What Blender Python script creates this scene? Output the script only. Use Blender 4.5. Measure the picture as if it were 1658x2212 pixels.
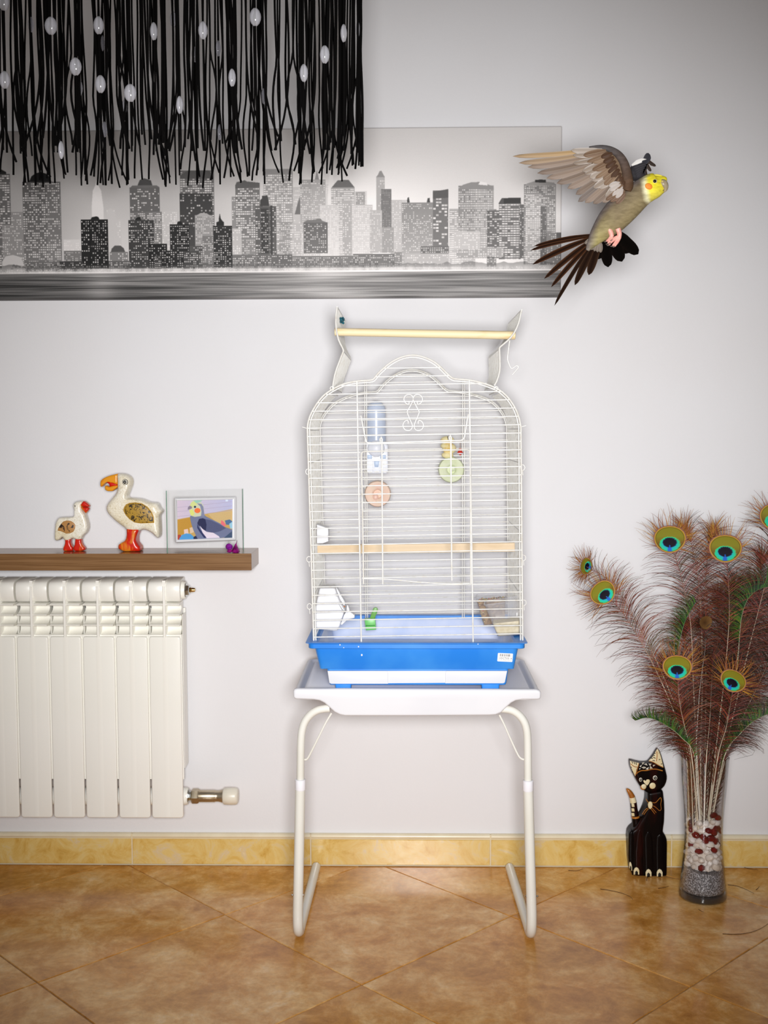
import bpy, bmesh, math, random
import numpy as np
from mathutils import Vector, Matrix, Euler

random.seed(7)
rng = np.random.default_rng(7)
for o in list(bpy.data.objects):
    bpy.data.objects.remove(o)
SC = bpy.context.scene
COL = SC.collection
PI = math.pi

# ------------------------------------------------------------------ camera
F_PX, PITCH, YAW, ROLL = 2465.6, math.radians(4.1306), math.radians(1.2135), math.radians(-0.2047)
CAM = np.array([0.0, -2.7994, 1.0906])
FW = np.array([-math.sin(YAW)*math.cos(PITCH), math.cos(YAW)*math.cos(PITCH), -math.sin(PITCH)])
RT0 = np.array([math.cos(YAW), math.sin(YAW), 0.0])
UP0 = np.cross(RT0, FW)
RT = RT0*math.cos(ROLL) + UP0*math.sin(ROLL)
UP = -RT0*math.sin(ROLL) + UP0*math.cos(ROLL)
cam_data = bpy.data.cameras.new('camera')
cam_data.sensor_fit = 'HORIZONTAL'
cam_data.sensor_width = 36.0
cam_data.lens = F_PX/1658*36.0
cam_data.clip_start = 0.05
cam = bpy.data.objects.new('camera', cam_data)
COL.objects.link(cam)
m = Matrix(((RT[0], UP[0], -FW[0], CAM[0]), (RT[1], UP[1], -FW[1], CAM[1]), (RT[2], UP[2], -FW[2], CAM[2]), (0, 0, 0, 1)))
cam.matrix_world = m
SC.camera = cam

# ------------------------------------------------------------------ world, flash, exposure
world = bpy.data.worlds.new('room_ambient')
SC.world = world
world.use_nodes = True
bg = world.node_tree.nodes['Background']
bg.inputs[0].default_value = (0.95, 0.87, 0.81, 1)
bg.inputs[1].default_value = 0.12

fl = bpy.data.lights.new('ring_flash', 'SPOT')
fl.spot_size = math.radians(67)
fl.spot_blend = 1.0
fl.shadow_soft_size = 0.20
fl.energy = 325
fl.color = (1.0, 0.99, 0.985)
flash = bpy.data.objects.new('ring_flash', fl)
COL.objects.link(flash)
flash.location = (0.03, -2.88, 1.10)
tgt = Vector((-0.02, 0.0, 0.90))
flash.rotation_euler = (tgt - flash.location).to_track_quat('-Z', 'Y').to_euler()

SC.view_settings.view_transform = 'Standard'
SC.view_settings.look = 'None'
SC.view_settings.gamma = 1.0
SC.view_settings.use_curve_mapping = False
SC.view_settings.exposure = 0.0

# ------------------------------------------------------------------ helpers
def ray(px, py):
    return FW*F_PX + RT*(px-829) + UP*(1106-py)
def W(px, py, y):
    """world point seen at photo pixel (px, py) on the vertical plane at depth y"""
    d = ray(px, py)
    return Vector(CAM + d*((y-CAM[1])/d[1]))
def ZP(px, py, z):
    d = ray(px, py)
    return Vector(CAM + d*((z-CAM[2])/d[2]))
def mpp(y):
    """metres per photo pixel at depth y"""
    return (y-CAM[1])/F_PX
def crop(ox, oy, s, pts):
    return [(ox+a/s, oy+b/s) for a, b in pts]
def s2l(c):
    c = c/255.0
    return c/12.92 if c <= 0.04045 else ((c+0.055)/1.055)**2.4
def rgb(r, g, b):
    return (s2l(r), s2l(g), s2l(b), 1.0)

class MB:
    def __init__(s):
        s.v = []; s.f = []; s.c = []; s.m = []
    def add(s, vs, fs, col=None, mi=0):
        b = len(s.v)
        s.v.extend([tuple(p) for p in vs])
        s.f.extend([tuple(b+i for i in f) for f in fs])
        s.m.extend([mi]*len(fs))
        if col is None:
            s.c.extend([(1, 1, 1, 1)]*len(vs))
        elif len(col) == len(vs) and isinstance(col[0], (tuple, list)):
            s.c.extend([tuple(c) for c in col])
        else:
            s.c.extend([tuple(col)]*len(vs))
        return s
    def box(s, x0, x1, y0, y1, z0, z1, col=None, mi=0):
        vs = [(x, y, z) for x in (x0, x1) for y in (y0, y1) for z in (z0, z1)]
        fs = [(0, 1, 3, 2), (4, 6, 7, 5), (0, 4, 5, 1), (2, 3, 7, 6), (0, 2, 6, 4), (1, 5, 7, 3)]
        return s.add(vs, fs, col, mi)
    def tube(s, pts, r, n=8, col=None, cap=True, flat=None, closed=False, mi=0):
        """tube along pts; r scalar or list; flat=(a,b) squashes the section"""
        pts = [Vector(p) for p in pts]
        N = len(pts)
        rs = r if isinstance(r, (list, tuple, np.ndarray)) else [r]*N
        vs = []; fs = []; cs = []
        prev = None
        for i, p in enumerate(pts):
            if closed:
                t = pts[(i+1) % N]-pts[i-1]
            else:
                t = pts[min(i+1, N-1)]-pts[max(i-1, 0)]
            if t.length < 1e-9: t = Vector((0, 0, 1))
            t.normalize()
            if prev is None:
                ref = Vector((0, 1, 0)) if abs(t.y) < 0.9 else Vector((1, 0, 0))
                a = t.cross(ref).normalized()
            else:
                a = (prev - t*prev.dot(t))
                if a.length < 1e-6: a = t.orthogonal()
                a.normalize()
            prev = a
            b = t.cross(a)
            fa, fb = flat if flat else (1, 1)
            for k in range(n):
                th = 2*PI*k/n
                vs.append(p + a*(math.cos(th)*rs[i]*fa) + b*(math.sin(th)*rs[i]*fb))
                if col is not None and isinstance(col, list): cs.append(col[i])
        M = N if closed else N-1
        for i in range(M):
            j = (i+1) % N
            for k in range(n):
                fs.append((i*n+k, i*n+(k+1) % n, j*n+(k+1) % n, j*n+k))
        if cap and not closed:
            fs.append(tuple(range(n-1, -1, -1)))
            fs.append(tuple((N-1)*n+k for k in range(n)))
        return s.add(vs, fs, cs if cs else col, mi)
    def rings(s, rings, cap0=True, cap1=True, col=None, mi=0, wrap=False):
        n = len(rings[0]); vs = []; fs = []
        for r in rings: vs.extend(r)
        R = len(rings)
        for i in range(R if wrap else R-1):
            j = (i+1) % R
            for k in range(n):
                fs.append((i*n+k, i*n+(k+1) % n, j*n+(k+1) % n, j*n+k))
        if cap0 and not wrap: fs.append(tuple(range(n-1, -1, -1)))
        if cap1 and not wrap: fs.append(tuple((R-1)*n+k for k in range(n)))
        return s.add(vs, fs, col, mi)
    def ball(s, c, rx, ry=None, rz=None, nu=14, nv=9, col=None, rot=None, mi=0):
        ry = rx if ry is None else ry; rz = rx if rz is None else rz
        c = Vector(c); R = rot if rot else Matrix.Identity(3)
        vs = []; fs = []
        for i in range(1, nv):
            ph = PI*i/nv
            for k in range(nu):
                th = 2*PI*k/nu
                vs.append(c + R @ Vector((rx*math.sin(ph)*math.cos(th), ry*math.sin(ph)*math.sin(th), rz*math.cos(ph))))
        top = len(vs); vs.append(c + R @ Vector((0, 0, rz))); bot = len(vs); vs.append(c + R @ Vector((0, 0, -rz)))
        for i in range(nv-2):
            for k in range(nu):
                fs.append((i*nu+k, (i+1)*nu+k, (i+1)*nu+(k+1) % nu, i*nu+(k+1) % nu))
        for k in range(nu):
            fs.append((top, k, (k+1) % nu)); fs.append((bot, (nv-2)*nu+(k+1) % nu, (nv-2)*nu+k))
        return s.add(vs, fs, col, mi)
    def lathe(s, prof, c, n=32, axis='z', col=None, cap0=False, cap1=False, mi=0):
        c = Vector(c); R = []
        for r, h in prof:
            ring = []
            for k in range(n):
                th = 2*PI*k/n
                u, w = r*math.cos(th), r*math.sin(th)
                if axis == 'z': ring.append(c+Vector((u, w, h)))
                elif axis == 'x': ring.append(c+Vector((h, u, w)))
                else: ring.append(c+Vector((u, h, -w)))
            R.append(ring)
        return s.rings(R, cap0, cap1, col, mi)
    def pillow(s, pts, y, d, r=0.002, n=3, col=None, mi=0, tilt=None):
        """solid from a closed outline in the xz plane (list of Vectors or (x,z)), y +-d, rounded edge r"""
        P = [Vector((p[0], p[-1])) for p in pts]
        A = sum(P[i].x*P[(i+1) % len(P)].y - P[(i+1) % len(P)].x*P[i].y for i in range(len(P)))
        if A < 0: P.reverse()
        N = len(P); nrm = []
        for i in range(N):
            e1 = (P[i]-P[i-1]); e2 = (P[(i+1) % N]-P[i])
            n1 = Vector((e1.y, -e1.x)); n2 = Vector((e2.y, -e2.x))
            if n1.length > 0: n1.normalize()
            if n2.length > 0: n2.normalize()
            q = n1+n2
            if q.length < 1e-6: q = n1
            q.normalize()
            k = max(0.5, q.dot(n1))
            nrm.append(q/k)
        R = []
        def ring(ins, yy):
            return [(P[i].x-nrm[i].x*ins, yy, P[i].y-nrm[i].y*ins) for i in range(N)]
        for k in range(n+1):
            R.append(ring(r*(1-math.sin(PI/2*k/n)), y-d+r*(1-math.cos(PI/2*k/n))))
        R2 = []
        for k in range(n+1):
            R2.append(ring(r*(1-math.sin(PI/2*(n-k)/n)), y+d-r*(1-math.cos(PI/2*(n-k)/n))))
        s.rings(R+R2, True, True, col, mi)
        return s

def make_mesh(name, mb, mats, smooth=True, angle=40):
    me = bpy.data.meshes.new(name)
    me.from_pydata([tuple(v) for v in mb.v], [], mb.f)
    for mm in (mats if isinstance(mats, (list, tuple)) else [mats]):
        me.materials.append(mm)
    if any(mb.m): me.polygons.foreach_set('material_index', mb.m)
    if any(c != (1, 1, 1, 1) for c in mb.c):
        at = me.color_attributes.new('Col', 'FLOAT_COLOR', 'POINT')
        at.data.foreach_set('color', np.array(mb.c, dtype=np.float32).ravel())
    bm = bmesh.new(); bm.from_mesh(me)
    bmesh.ops.recalc_face_normals(bm, faces=bm.faces)
    bm.to_mesh(me); bm.free()
    if smooth:
        me.polygons.foreach_set('use_smooth', [True]*len(me.polygons))
        try: me.set_sharp_from_angle(angle=math.radians(angle))
        except Exception: pass
    me.update()
    return me
def link(name, me, parent=None):
    o = bpy.data.objects.new(name, me); COL.objects.link(o)
    if parent is not None:
        o.parent = parent
        o.matrix_parent_inverse = parent_world(parent).inverted()
    return o
def parent_world(p):
    return pw_cache.get(p.name, Matrix.Identity(4))
pw_cache = {}
def obj(name, mb, mats, parent=None, smooth=True, angle=40):
    return link(name, make_mesh(name, mb, mats, smooth, angle), parent)
def tag(o, label=None, cat=None, group=None, kind=None):
    if label: o['label'] = label
    if cat: o['category'] = cat
    if group: o['group'] = group
    if kind: o['kind'] = kind
    return o
def thing(name, label, cat, loc, group=None):
    """an Empty at the thing's base; parts are built in world space and hung under it"""
    o = bpy.data.objects.new(name, None); COL.objects.link(o)
    o.location = loc; o.empty_display_size = 0.03
    pw_cache[o.name] = Matrix.Translation(loc)
    return tag(o, label, cat, group)
def carve(name, outline, y, d, mat, parent=None, voxel=0.0022, it=18, extra=None, r=None):
    """a carved solid: outline (xz) cut out at thickness 2d and rounded off by remeshing and smoothing"""
    mb = MB(); mb.pillow(outline, y, d, r if r else min(0.004, d*0.5))
    if extra: extra(mb)
    me = make_mesh(name+'_raw', mb, mat, False)
    tmp = bpy.data.objects.new('tmp', me); COL.objects.link(tmp)
    rm = tmp.modifiers.new('r', 'REMESH'); rm.mode = 'VOXEL'; rm.voxel_size = voxel
    sm = tmp.modifiers.new('s', 'SMOOTH'); sm.iterations = it; sm.factor = 0.5
    dg = bpy.context.evaluated_depsgraph_get(); dg.update()
    out = bpy.data.meshes.new_from_object(tmp.evaluated_get(dg))
    bpy.data.objects.remove(tmp); bpy.data.meshes.remove(me)
    out.name = name
    out.materials.clear(); out.materials.append(mat)
    out.polygons.foreach_set('use_smooth', [True]*len(out.polygons))
    return link(name, out, parent)
def smooth_path(P, n=6, closed=False):
    P = [Vector(p) for p in P]; out = []; N = len(P)
    rngi = range(N if closed else N-1)
    for i in rngi:
        p0 = P[i-1] if (closed or i > 0) else P[0]*2-P[1]
        p1 = P[i]; p2 = P[(i+1) % N]
        p3 = P[(i+2) % N] if (closed or i+2 < N) else P[-1]*2-P[-2]
        for k in range(n):
            t = k/n
            out.append(0.5*((2*p1)+(p2-p0)*t+(2*p0-5*p1+4*p2-p3)*t*t+(3*p1-p0-3*p2+p3)*t**3))
    if not closed: out.append(P[-1])
    return out
def outline(px_pts, y, n=0):
    P = [W(a, b, y) for a, b in px_pts]
    return smooth_path(P, n, True) if n else P

# ------------------------------------------------------------------ materials
MATS = {}
def mat(name, col, rough=0.5, metal=0.0, spec=0.5, col2=None, nscale=20, ndetail=6, lo=0.35, hi=0.65, bump=0.0, bscale=80,
        stretch=(1, 1, 1), vcol=False, coords='Object', coat=0.0, sheen=0.0, rand=False, subsurf=0.0, dist=0.0, rvar=0.0):
    if name in MATS: return MATS[name]
    mt = bpy.data.materials.new(name); mt.use_nodes = True
    nt = mt.node_tree; N = nt.nodes; L = nt.links
    b = N['Principled BSDF']
    b.inputs['Roughness'].default_value = rough
    b.inputs['Metallic'].default_value = metal
    b.inputs['Specular IOR Level'].default_value = spec
    b.inputs['Coat Weight'].default_value = coat
    b.inputs['Base Color'].default_value = col
    if subsurf:
        b.inputs['Subsurface Weight'].default_value = subsurf
        b.inputs['Subsurface Radius'].default_value = (0.01, 0.01, 0.01)
    tc = N.new('ShaderNodeTexCoord'); mp = N.new('ShaderNodeMapping')
    mp.inputs['Scale'].default_value = stretch
    L.new(tc.outputs[coords], mp.inputs['Vector'])
    vec = mp.outputs[0]
    if rand:
        oi = N.new('ShaderNodeObjectInfo'); ad = N.new('ShaderNodeVectorMath'); ad.operation = 'MULTIPLY_ADD'
        cmb = N.new('ShaderNodeCombineXYZ')
        for i in range(3): L.new(oi.outputs['Random'], cmb.inputs[i])
        L.new(cmb.outputs[0], ad.inputs[0]); ad.inputs[1].default_value = (37, 91, 53); L.new(vec, ad.inputs[2])
        vec = ad.outputs[0]
    src = None
    if vcol:
        at = N.new('ShaderNodeAttribute'); at.attribute_name = 'Col'; src = at.outputs['Color']
    if col2 is not None:
        nz = N.new('ShaderNodeTexNoise'); nz.inputs['Scale'].default_value = nscale; nz.inputs['Detail'].default_value = ndetail
        nz.inputs['Distortion'].default_value = dist
        L.new(vec, nz.inputs['Vector'])
        cr = N.new('ShaderNodeValToRGB'); cr.color_ramp.elements[0].position = lo; cr.color_ramp.elements[1].position = hi
        cr.color_ramp.elements[0].color = col; cr.color_ramp.elements[1].color = col2
        L.new(nz.outputs['Fac'], cr.inputs[0])
        if src is not None:
            mx = N.new('ShaderNodeMixRGB'); mx.blend_type = 'MULTIPLY'; mx.inputs[0].default_value = 1
            L.new(src, mx.inputs[1]); L.new(cr.outputs[0], mx.inputs[2]); src = mx.outputs[0]
        else: src = cr.outputs[0]
        if rvar:
            mr = N.new('ShaderNodeMapRange'); mr.inputs[3].default_value = rough-rvar; mr.inputs[4].default_value = rough+rvar
            L.new(nz.outputs['Fac'], mr.inputs[0]); L.new(mr.outputs[0], b.inputs['Roughness'])
    if src is not None: L.new(src, b.inputs['Base Color'])
    if bump:
        n2 = N.new('ShaderNodeTexNoise'); n2.inputs['Scale'].default_value = bscale; n2.inputs['Detail'].default_value = 4
        L.new(vec, n2.inputs['Vector'])
        bp = N.new('ShaderNodeBump'); bp.inputs['Strength'].default_value = bump; bp.inputs['Distance'].default_value = 0.002
        L.new(n2.outputs['Fac'], bp.inputs['Height']); L.new(bp.outputs[0], b.inputs['Normal'])
    MATS[name] = mt
    return mt
def thin_glass(name, tint, refl=0.04, haze=0.0, hazecol=(1, 1, 1, 1), rough=0.03, edge=0.5):
    """clear thin-walled glass or plastic: see-through with a fresnel reflection, optional milky part"""
    if name in MATS: return MATS[name]
    mt = bpy.data.materials.new(name); mt.use_nodes = True
    nt = mt.node_tree; N = nt.nodes; L = nt.links
    out = N['Material Output']; N.remove(N['Principled BSDF'])
    tr = N.new('ShaderNodeBsdfTransparent'); tr.inputs[0].default_value = tint
    gl = N.new('ShaderNodeBsdfGlossy'); gl.inputs['Roughness'].default_value = rough
    lw = N.new('ShaderNodeLayerWeight'); lw.inputs[0].default_value = edge
    mr = N.new('ShaderNodeMapRange'); mr.inputs[3].default_value = refl; mr.inputs[4].default_value = 0.55
    pw = N.new('ShaderNodeMath'); pw.operation = 'POWER'; pw.inputs[1].default_value = 2.0
    L.new(lw.outputs['Facing'], pw.inputs[0]); L.new(pw.outputs[0], mr.inputs[0])
    mx = N.new('ShaderNodeMixShader'); L.new(mr.outputs[0], mx.inputs[0])
    L.new(tr.outputs[0], mx.inputs[1]); L.new(gl.outputs[0], mx.inputs[2])
    last = mx.outputs[0]
    if haze:
        df = N.new('ShaderNodeBsdfDiffuse'); df.inputs[0].default_value = hazecol
        m2 = N.new('ShaderNodeMixShader'); m2.inputs[0].default_value = haze
        L.new(last, m2.inputs[1]); L.new(df.outputs[0], m2.inputs[2]); last = m2.outputs[0]
    L.new(last, out.inputs['Surface'])
    MATS[name] = mt
    return mt

WHITE_WIRE = mat('white_coated_wire', rgb(226, 225, 220), 0.35, col2=rgb(206, 200, 186), nscale=90, lo=0.5, hi=0.8)
# ------------------------------------------------------------------ room shell
wall_mat = mat('wall_paint', rgb(230, 230, 233), 0.75, spec=0.25, bump=0.12, bscale=160, col2=rgb(227, 226, 228), nscale=2.0)
mb = MB(); mb.box(-2.6, 2.6, 0, 0.12, -0.05, 2.75)
tag(obj('wall_back', mb, wall_mat, smooth=False), 'pale lavender-grey painted plaster wall behind everything', None, None, 'structure')

grout_mat = mat('floor_grout', rgb(150, 112, 72), 0.8, col2=rgb(182, 146, 104), nscale=60)
mb = MB(); mb.box(-2.6, 2.6, -3.6, 0.0, -0.05, -0.0022)
floor = tag(obj('floor', mb, grout_mat, smooth=False), 'floor of square tan ceramic tiles laid diagonally', None, None, 'structure')

def tile_material():
    mt = bpy.data.materials.new('tan_ceramic_tile'); mt.use_nodes = True
    nt = mt.node_tree; N = nt.nodes; L = nt.links; b = N['Principled BSDF']
    tc = N.new('ShaderNodeTexCoord'); oi = N.new('ShaderNodeObjectInfo'); cb = N.new('ShaderNodeCombineXYZ')
    for i in range(3): L.new(oi.outputs['Random'], cb.inputs[i])
    ad = N.new('ShaderNodeVectorMath'); ad.operation = 'MULTIPLY_ADD'; ad.inputs[1].default_value = (31, 57, 13)
    L.new(cb.outputs[0], ad.inputs[0]); L.new(tc.outputs['Object'], ad.inputs[2])
    def noise(sc, det, rough, dist=0):
        n = N.new('ShaderNodeTexNoise'); n.inputs['Scale'].default_value = sc; n.inputs['Detail'].default_value = det
        n.inputs['Roughness'].default_value = rough; n.inputs['Distortion'].default_value = dist
        L.new(ad.outputs[0], n.inputs['Vector']); return n
    n1 = noise(9.5, 11, 0.72, 0.35); n2 = noise(60, 7, 0.75, 0.3); n3 = noise(3.2, 3, 0.5)
    r1 = N.new('ShaderNodeValToRGB'); e = r1.color_ramp.elements
    e[0].position = 0.30; e[0].color = rgb(166, 106, 30); e[1].position = 0.70; e[1].color = rgb(244, 214, 170)
    q = e.new(0.47); q.color = rgb(206, 148, 72); q = e.new(0.58); q.color = rgb(226, 180, 116)
    L.new(n1.outputs['Fac'], r1.inputs[0])
    r2 = N.new('ShaderNodeValToRGB'); r2.color_ramp.elements[0].position = 0.38; r2.color_ramp.elements[1].position = 0.66
    r2.color_ramp.elements[0].color = (0.80, 0.76, 0.70, 1); r2.color_ramp.elements[1].color = (1.07, 1.06, 1.04, 1)
    L.new(n2.outputs['Fac'], r2.inputs[0])
    mx = N.new('ShaderNodeMixRGB'); mx.blend_type = 'MULTIPLY'; mx.inputs[0].default_value = 0.75
    L.new(r1.outputs[0], mx.inputs[1]); L.new(r2.outputs[0], mx.inputs[2])
    r3 = N.new('ShaderNodeValToRGB'); r3.color_ramp.elements[0].position = 0.45; r3.color_ramp.elements[1].position = 0.7
    r3.color_ramp.elements[0].color = (1, 1, 1, 1); r3.color_ramp.elements[1].color = (1.03, 0.93, 0.80, 1)
    L.new(n3.outputs['Fac'], r3.inputs[0])
    m2 = N.new('ShaderNodeMixRGB'); m2.blend_type = 'MULTIPLY'; m2.inputs[0].default_value = 1
    L.new(mx.outputs[0], m2.inputs[1]); L.new(r3.outputs[0], m2.inputs[2])
    L.new(m2.outputs[0], b.inputs['Base Color'])
    b.inputs['Roughness'].default_value = 0.17; b.inputs['Specular IOR Level'].default_value = 0.4
    bp = N.new('ShaderNodeBump'); bp.inputs['Strength'].default_value = 0.10; bp.inputs['Distance'].default_value = 0.002
    L.new(n2.outputs['Fac'], bp.inputs['Height']); L.new(bp.outputs[0], b.inputs['Normal'])
    return mt
tile_mat = tile_material()
def clip_poly(P, ymax):
    out = []
    for i in range(len(P)):
        a, b = P[i-1], P[i]
        ia, ib = a[1] <= ymax, b[1] <= ymax
        if ia != ib:
            t = (ymax-a[1])/(b[1]-a[1]); out.append((a[0]+(b[0]-a[0])*t, ymax))
        if ib: out.append(b)
    return out
TA = (-0.4145, -0.3041); TH = 0.3214; g = 0.0021
whole = None; COLKEEP = []
for i in range(-7, 8):
    for j in range(-12, 3):
        if (i+j) % 2 == 0: continue
        cx, cy = TA[0]+i*TH, TA[1]+j*TH
        if abs(cx) > 2.4 or cy < -3.4: continue
        hh = TH-g
        P = clip_poly([(hh, 0), (0, hh), (-hh, 0), (0, -hh)], -0.013-cy)
        if len(P) < 3: continue
        area = abs(sum(P[k-1][0]*P[k][1]-P[k][0]*P[k-1][1] for k in range(len(P))))/2
        if area < 0.0005: continue
        full = len(P) == 4 and area > 2*hh*hh*0.999
        if full and whole is not None:
            me = whole
        else:
            mb = MB(); cxp = sum(p[0] for p in P)/len(P); cyp = sum(p[1] for p in P)/len(P)
            def ins(k): return [(p[0]-(p[0]-cxp)*k, p[1]-(p[1]-cyp)*k) for p in P]
            A0 = [(p[0], p[1], -0.006) for p in P]; A1 = [(p[0], p[1], -0.0010) for p in P]
            A2 = [(p[0], p[1], 0.0) for p in ins(0.004)]
            mb.rings([A0, A1, A2], True, True)
            me = make_mesh('tile', mb, tile_mat, False)
            if full: whole = me
        t = link('tile', me, floor); t.location = (cx, cy, 0)

# skirting of marbled yellow tiles with a cream bullnose on top
sk_grout = mat('skirting_grout', rgb(222, 208, 176), 0.7)
mb = MB(); mb.box(-2.5, 2.5, -0.0095, 0.001, -0.001, 0.0800)
base = tag(obj('baseboard_back', mb, sk_grout, smooth=False), 'skirting of marbled yellow tiles with a cream top edge', None, None, 'structure')
def skirting_material():
    mt = bpy.data.materials.new('yellow_marbled_tile'); mt.use_nodes = True
    nt = mt.node_tree; N = nt.nodes; L = nt.links; b = N['Principled BSDF']
    tc = N.new('ShaderNodeTexCoord'); oi = N.new('ShaderNodeObjectInfo'); cb = N.new('ShaderNodeCombineXYZ')
    for i in range(3): L.new(oi.outputs['Random'], cb.inputs[i])
    ad = N.new('ShaderNodeVectorMath'); ad.operation = 'MULTIPLY_ADD'; ad.inputs[1].default_value = (31, 57, 13)
    L.new(cb.outputs[0], ad.inputs[0]); L.new(tc.outputs['Object'], ad.inputs[2])
    n1 = N.new('ShaderNodeTexNoise'); n1.inputs['Scale'].default_value = 16; n1.inputs['Detail'].default_value = 10; n1.inputs['Roughness'].default_value = 0.7; n1.inputs['Distortion'].default_value = 1.0
    L.new(ad.outputs[0], n1.inputs['Vector'])
    r1 = N.new('ShaderNodeValToRGB'); e = r1.color_ramp.elements
    e[0].position = 0.30; e[0].color = rgb(200, 154, 66); e[1].position = 0.70; e[1].color = rgb(232, 212, 165)
    q = e.new(0.44); q.color = rgb(220, 184, 104); q = e.new(0.55); q.color = rgb(226, 198, 128); q = e.new(0.62); q.color = rgb(218, 196, 156)
    L.new(n1.outputs['Fac'], r1.inputs[0]); L.new(r1.outputs[0], b.inputs['Base Color'])
    b.inputs['Roughness'].default_value = 0.18
    return mt
sk_mat = skirting_material()
cream = mat('cream_glazed_edge', rgb(236, 226, 198), 0.25, col2=rgb(226, 212, 180), nscale=12)
X0 = W(285, 1840, -0.012).x; pitch = (W(1059, 1840, -0.012).x - X0)/2
for k in range(-5, 7):
    xa, xb = X0+k*pitch+0.0018, X0+(k+1)*pitch-0.0018
    if xa < -2.5 or xb > 2.5: continue
    L_ = xb-xa; mb = MB()
    def rr(z0, z1, y, i): return [(i, y, z0+i), (L_-i, y, z0+i), (L_-i, y, z1-i), (i, y, z1-i)]
    mb.rings([rr(0.0028, 0.0672, -0.004, 0), rr(0.0028, 0.0672, -0.0115, 0), rr(0.0028, 0.0672, -0.0122, 0.0009)], True, True)
    t = link('tile', make_mesh('tile', mb, sk_mat, False), base); t.location = (xa, 0, 0)
    mb = MB(); prof = [(-0.001, 0.0682)]+[(-0.0062-0.0068*math.sin(a), 0.0746+0.0062*math.cos(a)) for a in np.linspace(0, PI*0.75, 8)][::-1]+[(-0.001, 0.0808)]
    mb.rings([[(0.0, y, z) for y, z in prof], [(L_, y, z) for y, z in prof]], True, True)
    t = link('edge_tile', make_mesh('edge_tile', mb, cream, True, 50), base); t.location = (xa, 0, 0)

# ------------------------------------------------------------------ folding tray table
white_pl = mat('white_table_plastic', rgb(226, 226, 230), 0.36, col2=rgb(220, 220, 225), nscale=6)
grey_pl = mat('grained_table_surface', rgb(244, 243, 247), 0.5, bump=0.1, bscale=300)
white_en = mat('white_enamelled_tube', rgb(232, 231, 224), 0.22, col2=rgb(226, 224, 214), nscale=8)
steel = mat('bright_steel', rgb(190, 188, 184), 0.22, metal=1.0)
YT = -0.457
TZ = 0.5475
tbl = thing('folding_tray_table', 'white plastic folding tray table on bent tube legs under the birdcage', 'table', (0.0175, -0.25, 0))
mb = MB()
def rrect(x0, x1, y0, y1, r, z, n=5):
    o = []
    for cx, cy, a0 in ((x1-r, y1-r, 0), (x0+r, y1-r, PI/2), (x0+r, y0+r, PI), (x1-r, y0+r, 3*PI/2)):
        for k in range(n+1):
            a = a0+PI/2*k/n; o.append((cx+r*math.cos(a), cy+r*math.sin(a), z))
    return o
x0, x1 = -0.2402, 0.2752
def tr(i, z): return rrect(x0+i, x1-i, -0.447+i*0.2, -0.108-i, max(0.004, 0.03-i*0.6), z)
mb.rings([tr(0.012, 0.527), tr(0.004, 0.527), tr(0, 0.531), tr(0, 0.541), tr(0.003, 0.5465), tr(0.008, 0.5475), tr(0.013, 0.5460), tr(0.016, 0.5425), tr(0.02, 0.5420)], True, False)
obj('rim', mb, white_pl, tbl, angle=60)
mb = MB(); mb.rings([tr(0.0195, 0.530), tr(0.0195, 0.5424), tr(0.021, 0.5428)], True, True)
tag(obj('tabletop', mb, grey_pl, tbl), 'grey grained top surface')
ap = [(633, 1493), (636, 1489), (642, 1488), (900, 1489), (1158, 1490), (1165, 1492), (1168, 1496), (1168, 1507), (1165, 1511), (1160, 1512), (1128, 1512), (1114, 1514), (1104, 1519),
      (1092, 1530), (1082, 1540), (1070, 1545), (1056, 1546), (900, 1547), (745, 1547), (734, 1545), (722, 1539), (711, 1529), (700, 1519), (690, 1514), (676, 1512), (640, 1511), (635, 1509), (633, 1505)]
mb = MB(); mb.pillow(outline(ap, YT), YT+0.007, 0.007, 0.0045, 4)
obj('front_apron', mb, white_pl, tbl, angle=60)
mpx = mpp(YT)
for s, path in (('l', [(712, 1530), (700, 1531), (686, 1534), (672, 1542), (660, 1556), (653, 1574), (650, 1598), (649, 1640), (648.5, 1690)]),
                ('r', [(1078, 1531), (1092, 1532), (1106, 1535), (1120, 1544), (1131, 1558), (1137, 1576), (1139, 1600), (1139.5, 1640), (1140, 1692)])):
    up_ = [W(a, b, -0.440) for a, b in path]
    up_ = smooth_path(up_, 4)
    xf = up_[-1].x; xe = -0.2295 if s == 'l' else 0.2515
    leg = MB(); leg.tube(up_, 0.0082, 14)
    lg = obj('leg', leg, white_en, tbl, angle=70)
    z0 = up_[-1].z; r = 0.0108; B = 0.036
    xb = W(643.5 if s == 'l' else 1147.5, 2020, -0.440).x
    xr = W(683 if s == 'l' else 1100, 1870, -0.04).x
    low = [(xf, -0.440, z0+0.004), (xf+(xb-xf)*0.5, -0.4405, 0.20), (xb, -0.441, r+B+0.02)]
    for k in range(0, 8):
        a = PI/2*k/7; low.append((xb, -0.441+B-B*math.cos(a), r+B-B*math.sin(a)))
    low += [(xb+(xr-xb)*0.5, -0.23, r), (xr, -0.045, r)]
    tb = MB(); tb.tube(low, r, 14)
    obj('foot_tube', tb, white_en, lg, angle=70)
    cl = MB(); cl.lathe([(0.0085, 0.011), (0.0113, 0.010), (0.0117, -0.010), (0.0105, -0.0125), (0.008, -0.0125)], (xf, -0.440, z0-0.004), 20)
    tag(obj('collar', cl, mat('white_collar', rgb(243, 243, 250), 0.4), lg, angle=50), 'white plastic collar')
    for sx in (-1, 1):
        sc_ = MB(); sc_.ball((xb+sx*0.0117, -0.441, W(640, 1933, -0.44).z), 0.0022, nu=8, nv=6)
        obj('screw', sc_, steel, lg)
    cp = MB(); cp.ball((xr, -0.044, r), 0.0104, 0.004, 0.0104, 14, 8)
    obj('end_cap', cp, mat('white_cap', rgb(215, 212, 204), 0.5), lg)
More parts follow.
